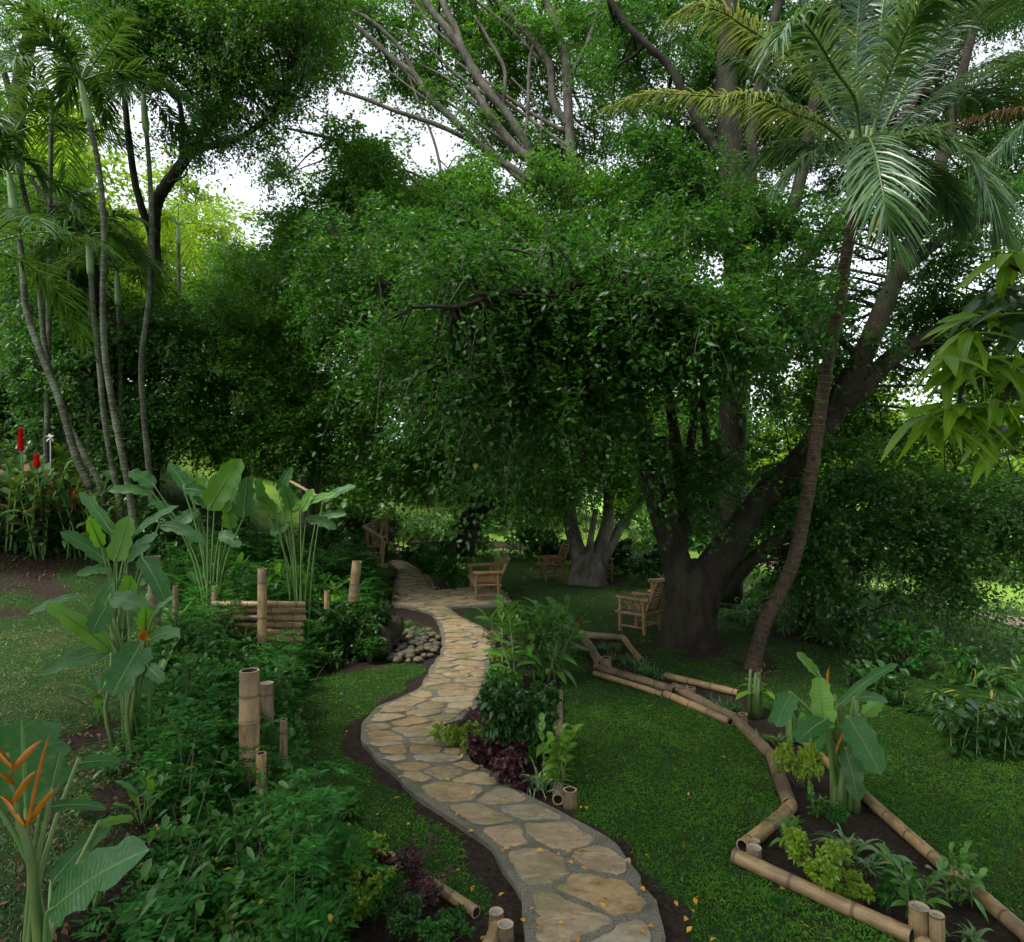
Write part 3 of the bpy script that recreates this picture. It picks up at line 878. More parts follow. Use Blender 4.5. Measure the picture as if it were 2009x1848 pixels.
# posts on the left bank
GP = 'bamboo posts on the left bank'
def post(u, vtop, vbase, d, w, label, mat='bamboo', lean=0.0, phase=.3, node=.4, cem=False):
    t = P(u, vtop, d); b = P(u + lean, vbase, d)
    mb = MB(); culm_tube(mb, b, t, w * d / F / 2, node, hollow=not cem, phase=phase, ns=18)
    tag(mb.build('bamboo_post', BM(mat)), label, 'bamboo post', GP)
post(489, 1316, 1600, 5.6, 39, 'tallest thick bamboo post with a dark joint among the ferny ground cover', phase=.63, node=.42)
post(523, 1340, 1420, 6.4, 27, 'short bamboo post with a pale capped top just right of the tallest post', mat='bamboo_b', cem=True)
post(512, 1478, 1610, 5.4, 20, 'slender bamboo post hugging the foot of the tallest post')
post(556, 1412, 1500, 5.9, 15, 'thin ivy-wrapped bamboo post at the edge of the left lawn', mat='bamboo_b')
post(514, 1116, 1262, 9.45, 18, 'upright bamboo post rising from the middle of the stacked bamboo wall', phase=.3, node=.5)
post(421, 1150, 1215, 9.9, 12, 'left end post of the stacked bamboo wall')
post(641, 1160, 1195, 10.3, 11, 'small post at the right end of the stacked bamboo wall')
post(700, 1102, 1180, 11.2, 19, 'leaning reddish bamboo post near the railing', lean=-8)
post(303, 1092, 1250, 8.2, 24, 'bamboo post half hidden behind the lower heliconia', mat='bamboo_b')
post(344, 1150, 1215, 8.6, 11, 'thin bamboo post between the heliconias and the stacked wall', mat='bamboo_b')
log((300, 1640), (330, 1655), .045, 'cut bamboo stub lying in the ferns', mat='bamboo')
# stacked bamboo wall
wl = thing('bamboo_wall', 'low retaining wall of stacked horizontal bamboo half covered by plants', 'retaining wall', P(505, 1240, 9.8))
for i in range(6):
    v = 1186 + i * 13.5
    for (ua, ub) in ((418, 508), (512, 592)):
        if i > 3 and ua < 500: ua = 450
        mb = MB(); culm_tube(mb, P(ua + random.uniform(-5, 4), v + random.uniform(-2, 1.5), 9.85 - .25 * (ua > 500) + random.uniform(-.05, .05)), P(ub + random.uniform(-4, 7), v + random.uniform(-1.5, 2), 9.75 + .35 * (ua > 500) + random.uniform(-.05, .05)), random.uniform(.042, .054), .3)
        mb.build('culm', BM('bamboo'), wl)

# zigzag railing beside the path
def poleset(root, segs, d, name):
    for (a, b, w) in segs:
        pa = P(a[0], a[1], a[2]); pb = P(b[0], b[1], b[2])
        mb = MB(); culm_tube(mb, pa, pb, w, .45, ns=10)
        mb.build(name, BM('bamboo_c'), root)
c = lambda x, y: (666 + .2018 * x, 956 + .2018 * y)
def q(x, y, d): return (*c(x, y), d)
rl = thing('bamboo_railing', 'zigzag bamboo handrail with slanting rails and uprights left of the far path', 'railing', G(740, 1108))
poleset(rl, [(q(240, 392, 20.5), q(456, 284, 24), .06), (q(243, 390, 20.4), q(442, 512, 18.5), .065), (q(268, 606, 20.5), q(405, 572, 18.7), .05), (q(262, 625, 20.5), q(400, 726, 18.6), .065), (q(285, 590, 20.6), q(455, 470, 23.6), .045)], 0, 'rail')
poleset(rl, [(q(262, 400, 20.4), q(275, 660, 20.4), .055), (q(420, 508, 18.6), q(408, 745, 18.6), .07), (q(452, 284, 23.9), q(455, 560, 23.9), .065)], 0, 'post')
poleset(rl, [(q(320, 440, 19.8), q(340, 640, 19.9), .035), (q(360, 330, 22), q(345, 560, 22), .035), (q(400, 320, 22.8), q(392, 520, 22.8), .035), (q(425, 340, 23.3), q(405, 520, 22.9), .03), (q(350, 460, 19.6), q(385, 600, 19), .03), (q(300, 370, 21.2), q(320, 600, 21.2), .035)], 0, 'baluster')
# low fence behind the lawn
fl = thing('bamboo_fence', 'low two-rail bamboo fence running behind the far lawn', 'fence', G(890, 1086))
poleset(fl, [(q(690, 540, 24.5), q(1200, 530, 26), .06), (q(1130, 535, 26), q(1580, 535, 28.5), .045), (q(1060, 570, 25.5), q(1560, 572, 28.3), .045), (q(1180, 490, 29), q(1420, 520, 28), .03)], 0, 'rail')
poleset(fl, [(q(1185, 520, 26.2), q(1185, 640, 26.2), .07), (q(1225, 540, 26.2), q(1225, 640, 26.2), .05), (q(720, 540, 24.6), q(720, 590, 24.6), .05), (q(1500, 520, 28.1), q(1500, 610, 28.1), .05)], 0, 'post')
# fence on the right
fr = thing('bamboo_fence', 'bamboo post and rail fence on the slope behind the right lawn', 'fence', G(1765, 1290))
poleset(fr, [((1690, 1206, 14.6), (1760, 1258, 12.6), .03), ((1700, 1200, 14.6), (1850, 1290, 11.4), .03), ((1850, 1290, 11.4), (2060, 1370, 9.4), .032), ((1960, 1372, 9.4), (2060, 1410, 8.6), .04)], 0, 'rail')
poleset(fr, [((1763, 1252, 12.6), (1758, 1320, 12.6), .085), ((1816, 1222, 13.4), (1816, 1262, 13.4), .08), ((1939, 1318, 10.2), (1939, 1400, 10.2), .075), ((1465, 1156, 17), (1464, 1190, 17), .07), ((1436, 1160, 17.5), (1436, 1185, 17.5), .07)], 0, 'post')
dg = MB(); culm_tube(dg, P(556, 938, 13), P(640, 984, 12), .028, .4)
tag(dg.build('bamboo_pole', BM('bamboo')), 'thin pale bamboo pole slanting above the heliconia leaves', 'pole')

# ---------------------------------------------------------------- bamboo furniture
def seatset(name, label, loc, rz, half=.29, armr=.035, vs=True, sc=1.0, cat='armchair', group=None):
    root = thing(name, label, cat, (0, 0, 0), group)
    B = BM('bamboo_c')
    def T(a, b, r, nm, node=.3, parent=root):
        mb = MB(); culm_tube(mb, np.array(a, float), np.array(b, float), r, node, ns=10); return mb.build(nm, B, parent)
    w = half
    for s in (-1, 1):
        T((.27, s * w, 0), (.27, s * w, .64), .042, 'leg', .3)
        T((-.27, s * w, 0), (-.24, s * w, .62), .042, 'leg', .3)
        ar = MB(); culm_tube(ar, np.array((.36, s * w, .65)), np.array((-.36, s * w, .65)), armr, .33, ns=10)
        ar.build('armrest', B, root)
        if vs:
            vv = MB()
            for (x0, x1) in ((.16, .06), (-.02, .06), (-.04, -.16), (-.2, -.16)):
                culm_tube(vv, np.array((x0, s * w, .63)), np.array((x1, s * w, .44)), .016, .3, ns=6)
            vv.build('arm_brace', B, root)
    bk = MB()
    def bp(z, off=0): # point on reclined back line
        return -.26 - (z - .40) * .42 + off
    for s in (-1, 1): culm_tube(bk, np.array((bp(.36), s * (w - .045), .36)), np.array((bp(1.0), s * (w - .045), 1.0)), .036, .3, ns=10)
    culm_tube(bk, np.array((bp(1.0), -w, 1.0)), np.array((bp(1.0), w, 1.0)), .035, .35, ns=10)
    if w < .5: culm_tube(bk, np.array((bp(.42, -.03), 0, .42)), np.array((bp(.98, -.03), 0, .98)), .022, .3, ns=8)
    else:
        for yy_ in (-w / 3, w / 3): culm_tube(bk, np.array((bp(.42, -.03), yy_, .42)), np.array((bp(.98, -.03), yy_, .98)), .025, .3, ns=8)
    bf = bk.build('backrest', B, root)
    sl = MB()
    for i in range(9):
        z = .47 + i * .057
        culm_tube(sl, np.array((bp(z, .035), -w + .02, z)), np.array((bp(z, .035), w - .02, z)), .021, .4, ns=7)
    sl.build('back_slats', B, bf)
    st = MB()
    for x, z in ((.33, .40), (-.27, .38)): culm_tube(st, np.array((x, -w - .04, z)), np.array((x, w + .04, z)), .036, .4, ns=10)
    for s in (-1, 1): culm_tube(st, np.array((.37, s * w, .37)), np.array((-.33, s * w, .36)), .034, .3, ns=10)
    se = st.build('seat_frame', B, root)
    ss = MB()
    n = int(2 * w / .062)
    if w > .5:
        for i in range(n): 
            y = -w + .06 + i * (2 * w - .12) / (n - 1)
            culm_tube(ss, np.array((.36, y, .425)), np.array((-.28, y, .405)), .020, .4, ns=7)
    else:
        for i in range(9):
            x = .31 - i * .068
            culm_tube(ss, np.array((x, -w + .02, .425)), np.array((x, w - .02, .425)), .022, .4, ns=7)
    ss.build('seat', B, root)
    lo = MB()
    for s in (-1, 1): culm_tube(lo, np.array((.27, s * w, .12)), np.array((-.26, s * w, .12)), .022, .3, ns=8)
    culm_tube(lo, np.array((-.26, -w, .16)), np.array((-.26, w, .16)), .022, .3, ns=8)
    lo.build('stretcher', B, root)
    root.location = [float(k) for k in loc]; root.rotation_euler = (0, 0, rz); root.scale = (sc,) * 3
    return root
bl = (G(933, 1181) + G(980, 1183)) / 2; fl_ = G(921, 1157)
bl[2] += .035
ldir = math.atan2(fl_[1] - G(933, 1181)[1], fl_[0] - G(933, 1181)[0])
bc = bl + np.array([math.cos(ldir), math.sin(ldir), 0]) * .80
seatset('bamboo_bench', 'two-seat slatted bamboo bench standing on the stone patio beside the path', bc, ldir + PI / 2, half=.80, armr=.055, vs=False, cat='bench', sc=1.02)
ch = seatset('bamboo_armchair', 'bamboo armchair with slatted back standing left of the forked far tree', G(1080, 1137), math.radians(198), group='bamboo armchairs under the trees')
def chair(label, loc, rz):
    r = copy_tree(ch); r['label'] = label; r.location = [float(k) for k in loc]; r.rotation_euler = (0, 0, rz)
chair('bamboo armchair peeping out right of the forked far tree trunk', G(1176, 1139), math.radians(8))
chair('bamboo armchair seen from behind, in front of the thick fig trunk', G(1256, 1238), math.radians(137))
chair('bamboo armchair mostly hidden behind the left side of the thick fig trunk', G(1313, 1198), math.radians(200))
# rope
mb = MB(); addtube(mb, [P(1149, 985, 19.3), P(1150, 1010, 19.3), P(1149, 1040, 19.3)], .02, 6); addtube(mb, [P(1149, 1036, 19.3), P(1149, 1040, 19.3), P(1149, 1046, 19.3)], [.03, .07, .04], 8)
tag(mb.build('rope', M['rope']), 'pale knotted rope hanging in the fork of the far tree', 'rope')
# mossy stump and cobbles
mb = MB(); r0 = np.random.default_rng(3)
sp = smooth([G(742, 1290), G(742, 1285) + [0, 0, .25], P(765, 1240, 11.6), P(782, 1218, 12.0)], 12)
addtube(mb, sp, np.interp(np.linspace(0, 1, 12), [0, .3, .8, 1], [.26, .21, .17, .10]), 18, wob=.45)
tag(mb.build('tree_stump', M['mossrock']), 'dark mossy leaning stump beside the heap of river cobbles', 'stump')
def cobble(loc, r, mat, label):
    u = np.linspace(0, PI, 7); w = np.linspace(0, 2 * PI, 10, endpoint=False)
    sx, sy, sz = r * r0.uniform(.9, 1.4), r * r0.uniform(.8, 1.1), r * r0.uniform(.5, .75)
    a0 = r0.random() * 6
    vv = []
    for i in u:
        for j in w:
            k = 1 + .1 * math.sin(2 * j + a0) + .06 * math.cos(3 * j + 2 * i)
            x, y, z = math.sin(i) * math.cos(j) * sx * k, math.sin(i) * math.sin(j) * sy * k, math.cos(i) * sz
            vv.append((x * math.cos(a0) - y * math.sin(a0), x * math.sin(a0) + y * math.cos(a0), z))
    vv = np.array(vv) + loc
    k = np.arange(10); k2 = (k + 1) % 10
    f = np.concatenate([np.stack([i * 10 + k, (i + 1) * 10 + k, (i + 1) * 10 + k2, i * 10 + k2], 1) for i in range(6)])
    mb = MB().add(vv, f); tag(mb.build('cobble', M[mat]), label, 'stone', 'river cobbles beside the path')
poly = [(775, 1245), (800, 1238), (850, 1240), (862, 1252), (858, 1275), (840, 1298), (800, 1303), (765, 1300), (780, 1270)]
pl = []
while len(pl) < 44:
    u, v = r0.uniform(762, 864), r0.uniform(1238, 1304)
    if inpoly(u, v, poly) and all(((u - a) / 11) ** 2 + ((v - b) / 6.5) ** 2 > 1 for a, b in pl): pl.append((u, v))
    if r0.random() < .0004: break
for i, (u, v) in enumerate(pl):
    g = G(u, v); cobble(g + [0, 0, .03 + .03 * r0.random()], r0.uniform(.06, .10), 'pebble' if i % 4 else 'pebble2', 'rounded tan river cobble in the heap left of the path' if i % 4 else 'rounded grey river cobble in the heap left of the path')
# fallen leaves
fmb = MB(); vv, ff, uu = quadleaf(np.zeros((1, 3)), np.array([[1, 0, .12]]), np.array([[0, 0.1, 1]]), .052, .03, .5)
fmb.add(vv, ff, uu); lf0 = fmb.build('fallen_leaf', M['fallen'])
GL1, GL2 = 'yellow leaves fallen on the stone path', 'yellow leaves fallen on the grass'
first = True
r1 = np.random.default_rng(8); cnt = 0
while cnt < 190:
    y = 3.9 + 14 * r1.random() ** 1.5; u = r1.uniform(650, 1500) if r1.random() < .8 else r1.uniform(1100, 2000)
    x = (u - CX) / F * y
    on = pdist(x, y) < 0
    nearp = pdist(x, y) < .35
    if not on and r1.random() > (.5 if nearp else .10): continue
    if x < bank_x(y): continue
    o = lf0 if first else lf0.copy()
    if not first: COL.objects.link(o)
    first = False
    tag(o, 'small yellow fallen leaf lying on the stone path' if on else 'small yellow fallen leaf lying in the grass or soil', 'leaf', GL1 if on else GL2)
    o.location = (x, y, .055 if on else float(hgt(x, y)) + (.05 if not nearp else .03)); o.rotation_euler = (r1.normal(0, .25), r1.normal(0, .25), r1.random() * 6.28)
    s = r1.uniform(.7, 1.2); o.scale = (s, s, s)
    cnt += 1
# ---------------------------------------------------------------- plants
Zv = np.array([0, 0, 1.0])
def sph(n, r=rng):
    v = r.normal(0, 1, (n, 3)); return norm(v)

def blade(b, t, W, arch_=.15, up=None, nseg=12, prof='banana', fold=.18, wave=.12, cols=5, torn=0.0):
    b, t = np.asarray(b, float), np.asarray(t, float)
    L = np.linalg.norm(t - b)
    m = (b + t) / 2 + Zv * arch_ * L
    s = np.linspace(0, 1, nseg + 1)[:, None]
    c = (1 - s) ** 2 * b + 2 * s * (1 - s) * m + s ** 2 * t
    tan = norm(np.gradient(c, axis=0))
    if up is None: up = norm(CAM - (b + t) / 2) + Zv * .5
    side = norm(np.cross(tan, up)); nr = np.cross(side, tan)
    if (nr @ np.asarray(up)).mean() < 0: nr = -nr
    w = W / 2 * PROFS[prof](s)
    ph = rng.random() * 6
    us = [-1, -.55, 0, .55, 1] if cols == 5 else [-1, 0, 1]
    V = []
    for u in us:
        ww = w * abs(u) * (1 + torn * .3 * np.sin(s * 23 + ph * 3 + u) * (abs(u) > .6))
        f = fold * (abs(u) ** 1.2)
        V.append(c + side * ww * np.sign(u) + nr * w * (f + wave * abs(u) * np.sin(s * (15 + 3 * u) + ph)) * (1 if True else 0))
    V = np.stack(V, 1)
    UVs = np.stack([np.stack([np.full(nseg + 1, (u + 1) / 2), s[:, 0]], 1) for u in us], 1)
    nc = len(us)
    f = np.array([[i * nc + q, i * nc + q + 1, (i + 1) * nc + q + 1, (i + 1) * nc + q] for i in range(nseg) for q in range(nc - 1)])
    return V.reshape(-1, 3), f, UVs.reshape(-1, 2), c

def heliconia(name, label, cat, base, d, leaves, stemr=.02, group=None, wave=.12, extra_stems=0):
    """leaves: (ub, vb, ut, vt, width_px, mat, arch, dd_base, dd_tip)"""
    base = np.array(base, float)
    if base[1] > 3: base[2] = float(hgt(base[0], base[1])) - .03
    root = thing(name, label, cat, base, group)
    for lv in leaves:
        ub, vb, ut, vt, w, mt = lv[:6]
        ar = lv[6] if len(lv) > 6 else .12; db = lv[7] if len(lv) > 7 else rng.uniform(-.2, .2); dt = lv[8] if len(lv) > 8 else db + rng.uniform(-.3, .1)
        b = P(ub, vb, d + db); t = P(ut, vt, d + dt)
        W = w * d / F
        up = norm(CAM - b) * .9 + Zv * .5 + rng.normal(0, .18, 3)
        v, f, uv, c = blade(b, t, W, ar, up, wave=wave, torn=.5)
        o = MB().add(v, f, uv).build('leaf', M[mt], root)
        # midrib + petiole
        mb = MB()
        addtube(mb, c[:-1] - 0.0 * Zv, np.linspace(.006, .002, len(c) - 1) * (d / 6 + .4), 5, cap=False)
        st = base + rng.normal(0, .05, 3) * [1, 1, 0]
        mid = st * .45 + b * .55; mid[0] = st[0] * .6 + b[0] * .4; mid[1] = st[1] * .6 + b[1] * .4; mid[2] = st[2] + (b[2] - st[2]) * .62
        if b[2] < st[2] + .2: mid[2] = st[2] + .35
        pts = smooth([st, mid, b, c[1]], 12)
        addtube(mb, pts, np.linspace(stemr, .006, 12), 7, cap=False)
        mb.build('petiole', M['stem'], o)
    for i in range(extra_stems):
        mb = MB(); a = base + rng.normal(0, .10, 3) * [1, 1, 0]
        addtube(mb, smooth([a, a + [rng.normal(0, .05), rng.normal(0, .05), .5], a + [rng.normal(0, .12), rng.normal(0, .12), rng.uniform(.7, 1)]], 8), np.linspace(stemr * 1.2, stemr * .6, 8), 8)
        mb.build('stem', M['stem_y'], root)
    return root

# ---- foreground heliconia with orange bracts
d0 = 2.7
hb = P(85, 1990, d0)
H0 = heliconia('heliconia', 'foreground heliconia with orange flower bracts and huge dark leaves at the bottom left', 'plant', hb, d0, [
    (50, 1590, 43, 1412, 180, 'heli', .03, .35, .5), (92, 1795, 293, 1668, 96, 'heli', .10, .0, -.1), (150, 1500, 236, 1496, 30, 'heli', .12, .3, .4),
    (80, 1590, 210, 1588, 24, 'heli', .18, .1, .2), (100, 1560, 120, 1470, 16, 'heli', .1, .1, .2), (-20, 1560, -150, 1400, 90, 'heli', .1, 0, -.1), (100, 1735, 226, 1605, 46, 'heli', .10, .4, .6),
    (190, 1620, 262, 1606, 22, 'heli_b', .1, .5, .6)], stemr=.013)
fl0 = MB()
K7 = lambda x, y, dd=0.0: P(.346 * x, 1211 + .346 * y, d0 + dd)
addtube(fl0, smooth([hb, K7(190, 1500), K7(155, 1290), K7(118, 1180), K7(100, 1100), K7(95, 1010), K7(62, 940), K7(68, 850), K7(40, 770)], 24), np.linspace(.020, .006, 24), 9)
fl0.build('flower_stem', M['stem_y'], H0)
for (x0, y0, x1, y1, w) in ((70, 890, 235, 700, 62), (85, 1055, 205, 872, 58), (130, 1190, 0, 1015, 70), (150, 1190, 325, 965, 52), (60, 860, -60, 730, 60), (70, 950, -10, 880, 50), (160, 1180, 278, 668, 30), (120, 1180, 200, 1130, 40)):
    a_, b_ = K7(x0, y0, rng.uniform(-.03, .03)), K7(x1, y1, rng.uniform(-.06, .04))
    mb = MB()
    W = w * .346 * d0 / F
    for sgn in (-1, 1):   # boat-shaped bract: two flanks meeting on a keel
        t = np.linspace(0, 1, 9)[:, None]
        m_ = (a_ + b_) / 2 - Zv * .018
        c = (1 - t) ** 2 * a_ + 2 * t * (1 - t) * m_ + t * t * b_
        upn = norm(np.cross(norm(b_ - a_), [0, 1, 0])); upn = upn if upn[2] > 0 else -upn
        wv = W * (1 - t) ** .7 * (.35 + 1.6 * t) / 1.1
        e1 = c + upn * wv * .55 + np.array([0, 1, 0]) * sgn * wv * .42
        e2 = c + upn * wv * .95 + np.array([0, 1, 0]) * sgn * wv * .30
        v = np.stack([c, e1, e2], 1).reshape(-1, 3)
        f = np.array([[i * 3 + q, i * 3 + q + 1, i * 3 + q + 4, i * 3 + q + 3] for i in range(8) for q in range(2)])
        mb.add(v, f, np.zeros((27, 2)) + .5)
    mb.build('bract', M['orange'], H0)

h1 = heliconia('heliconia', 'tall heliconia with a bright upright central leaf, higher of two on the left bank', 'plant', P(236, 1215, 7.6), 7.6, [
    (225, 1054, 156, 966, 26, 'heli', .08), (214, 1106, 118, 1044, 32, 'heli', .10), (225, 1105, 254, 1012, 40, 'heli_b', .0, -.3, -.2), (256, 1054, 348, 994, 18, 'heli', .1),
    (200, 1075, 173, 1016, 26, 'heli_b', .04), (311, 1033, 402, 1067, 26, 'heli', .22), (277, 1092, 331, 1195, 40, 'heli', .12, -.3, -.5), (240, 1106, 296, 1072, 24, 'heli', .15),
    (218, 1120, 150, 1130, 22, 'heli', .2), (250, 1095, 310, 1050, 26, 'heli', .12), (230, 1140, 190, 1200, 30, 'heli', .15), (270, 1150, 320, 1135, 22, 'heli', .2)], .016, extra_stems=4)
h2 = heliconia('heliconia', 'lower heliconia with broad hanging dark leaves beside the rough grass', 'plant', P(262, 1470, 6.0), 6.0, [
    (215, 1175, 296, 1200, 42, 'heli', .14), (159, 1172, 55, 1208, 24, 'heli', .16), (221, 1280, 88, 1186, 38, 'heli_b', .08, 0, -.3), (221, 1277, 72, 1326, 30, 'heli', .12, 0, -.2),
    (281, 1259, 220, 1366, 66, 'heli', .05, -.1, -.4), (290, 1262, 352, 1250, 34, 'heli', .2), (287, 1308, 320, 1340, 27, 'heli', .1, -.2, -.3), (210, 1190, 180, 1245, 40, 'heli', .15),
    (250, 1180, 258, 1130, 40, 'heli_b', .0), (300, 1210, 340, 1175, 26, 'heli', .1), (285, 1240, 286, 1190, 30, 'heli_b', .0), (240, 1300, 300, 1370, 34, 'heli', .15)], .018, extra_stems=4)
o1 = MB(); a_ = P(281, 1258, 5.7)
for (u, v) in ((274, 1236), (290, 1232), (281, 1228), (297, 1244), (268, 1246)):
    vv, ff, uu = quadleaf([a_], [P(u, v, 5.65) - a_], [CAM - a_], np.linalg.norm(P(u, v, 5.65) - a_), .035, .6); o1.add(vv, ff, uu)
o1.build('bract', M['orange'], h2)
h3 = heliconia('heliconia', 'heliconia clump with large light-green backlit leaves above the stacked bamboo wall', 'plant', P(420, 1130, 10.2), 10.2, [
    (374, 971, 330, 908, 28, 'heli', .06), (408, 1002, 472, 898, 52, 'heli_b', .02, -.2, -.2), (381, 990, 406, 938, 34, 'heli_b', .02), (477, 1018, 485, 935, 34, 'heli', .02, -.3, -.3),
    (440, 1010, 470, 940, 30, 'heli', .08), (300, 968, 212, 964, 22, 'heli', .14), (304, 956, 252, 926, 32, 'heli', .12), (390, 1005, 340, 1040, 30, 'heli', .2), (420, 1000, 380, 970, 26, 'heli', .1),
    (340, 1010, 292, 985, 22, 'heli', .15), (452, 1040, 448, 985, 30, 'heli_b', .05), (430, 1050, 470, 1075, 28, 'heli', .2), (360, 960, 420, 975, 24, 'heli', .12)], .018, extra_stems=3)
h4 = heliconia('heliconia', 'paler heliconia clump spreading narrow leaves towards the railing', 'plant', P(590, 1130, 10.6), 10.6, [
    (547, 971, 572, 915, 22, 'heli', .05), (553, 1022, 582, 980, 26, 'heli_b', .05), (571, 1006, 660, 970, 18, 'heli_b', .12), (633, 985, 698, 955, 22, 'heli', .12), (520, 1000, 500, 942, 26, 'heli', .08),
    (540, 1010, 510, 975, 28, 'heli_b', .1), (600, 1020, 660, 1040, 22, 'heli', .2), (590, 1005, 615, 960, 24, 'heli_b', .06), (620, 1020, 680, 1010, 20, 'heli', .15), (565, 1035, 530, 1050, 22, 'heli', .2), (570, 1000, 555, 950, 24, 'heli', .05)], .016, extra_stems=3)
# small far heliconias
h5 = heliconia('heliconia', 'small heliconia with lime leaves glowing in front of the low fence', 'plant', G(887, 1098), 22.5, [
    (885, 1060, 871, 1036, 9, 'ginger_b', .02), (890, 1058, 897, 1034, 11, 'ginger_b', .0), (880, 1065, 862, 1060, 8, 'ginger_b', .2), (893, 1068, 905, 1058, 8, 'ginger_b', .2)], .02)
h6 = heliconia('heliconia', 'broad-leaved heliconia at the bend of the far path, left of the lime one', 'plant', G(835, 1110), 21.5, [
    (830, 1060, 815, 1038, 14, 'ginger_b', .05), (838, 1058, 850, 1036, 15, 'ginger_b', .05), (848, 1062, 866, 1046, 12, 'heli_b', .15), (825, 1072, 803, 1082, 12, 'ginger_b', .2), (840, 1075, 862, 1086, 12, 'heli', .2), (836, 1060, 834, 1040, 12, 'heli_b', .0)], .02)
h7 = heliconia('elephant_ear', 'elephant-ear plant at the foot of the leaning dark trunk', 'plant', G(918, 1068), 25, [
    (905, 1030, 888, 1014, 20, 'heli', .1), (920, 1030, 944, 1018, 20, 'heli', .1), (915, 1028, 912, 1006, 22, 'heli', .05), (900, 1040, 878, 1040, 16, 'heli', .2), (925, 1040, 946, 1044, 16, 'heli', .2)], .03)

# ---- banana clump in the right bed
bbase = G(1652, 1575)
bn = heliconia('banana_plant', 'young banana clump with torn upright pale leaf and drooping leaves in the right bed', 'plant', bbase, 5.9, [
    (1619, 1436, 1605, 1326, 46, 'banana_b', .0, -.1, .0), (1606, 1326, 1562, 1280, 20, 'heli_b', .05, .0, .0), (1553, 1362, 1522, 1427, 42, 'heli', .16, -.1, -.2), (1622, 1412, 1564, 1458, 46, 'heli', .10, -.2, -.5),
    (1640, 1392, 1762, 1303, 22, 'heli', .12, .1, .3), (1673, 1373, 1742, 1378, 22, 'heli', .18, .1, .2), (1662, 1408, 1727, 1521, 56, 'heli', .10, -.2, -.4), (1697, 1408, 1726, 1374, 32, 'banana_b', .02, .2, .4),
    (1658, 1470, 1684, 1574, 40, 'bush_dark', .06, -.1, -.2), (1640, 1480, 1655, 1560, 30, 'bush_dark', .06, .1, .1), (1632, 1440, 1600, 1475, 30, 'heli', .1, .1, .2), (1660, 1455, 1680, 1430, 26, 'heli', .1, .3, .4)], .030, extra_stems=5, wave=.07)
for (u, v, u2, v2) in ((1625, 1345, 1626, 1308), (1640, 1480, 1660, 1428)):
    vv, ff, uu = strip([P(u, v, 5.8)], [P(u2, v2, 5.8) - P(u, v, 5.8)], [CAM], np.linalg.norm(P(u2, v2, 5.8) - P(u, v, 5.8)), .035, 'lance', 5, 0, .9)
    MB().add(vv, ff, uu).build('bract', M['orange'], bn)
b2 = heliconia('banana_plant', 'small banana shoot with rounded dull leaves left of the banana clump', 'plant', G(1548, 1455), 7.4, [
    (1545, 1420, 1520, 1378, 30, 'heli', .05), (1552, 1415, 1556, 1368, 30, 'heli', .0), (1540, 1425, 1505, 1415, 20, 'heli', .2), (1556, 1425, 1580, 1400, 22, 'heli_b', .1)], .03)
st = thing('cut_banana_stump', 'cut banana stump with a dry frayed brown top and a few leaves', 'plant', G(1482, 1408))
mb = MB(); gb = G(1482, 1408)
for i in range(5):
    o_ = np.array([rng.normal(0, .06), rng.normal(0, .06), 0])
    addtube(mb, [gb + o_, gb + o_ * 1.1 + [0, 0, .3], gb + o_ * 1.2 + [.02, 0, rng.uniform(.4, .6)]], [.032, .028, .018], 8)
mb.build('stem', M['stem_y'], st)
n = 26; bb = gb + [0.03, 0, .52] + rng.normal(0, .05, (n, 3))
v, f, uv = strip(bb, sph(n) * [.6, .6, .2] + Zv, sph(n), rng.uniform(.12, .28, n), .018, 'taper', 3, .5, .3)
MB().add(v, f, uv).build('dry_top', M['brown'], st)
v, f, uv = strip(gb + [0, 0, .35] + rng.normal(0, .04, (6, 3)), sph(6) * [1, 1, .3] + Zv * .5, Zv, .32, .11, 'oval', 6, .6, .2, .2)
MB().add(v, f, uv).build('leaf', M['ginger_b'], st)

# ---------------------------------------------------------------- prototypes, copied to their places
PROTO = {}
def proto(key, fn): PROTO[key] = [fn(), False]
def put(key, uv, size, label, group=None, rot=None, pos=None, sq=1.0, cat='plant'):
    """size: height in px of the 2008 px wide photograph; prototypes are 1 m tall"""
    g = G(*uv) if pos is None else np.array(pos)
    if pos is not None:
        hz = float(hgt(g[0], g[1]))
        if abs(hz - g[2]) > .15: print('PUTZ', label[:50], 'dz above ground', round(g[2] - hz, 2), 'y', round(g[1], 1))
        g[2] = hz
    o, used = PROTO[key]
    if used: o = copy_tree(o)
    PROTO[key][1] = True
    s = size * g[1] / F
    o.location = [float(k) for k in g]; o.scale = (s * sq, s * sq, s); o.rotation_euler = (0, 0, rng.random() * 6.28 if rot is None else rot)
    o['label'] = label; o['category'] = cat
    if group: o['group'] = group
    elif 'group' in o.keys(): del o['group']
    return o

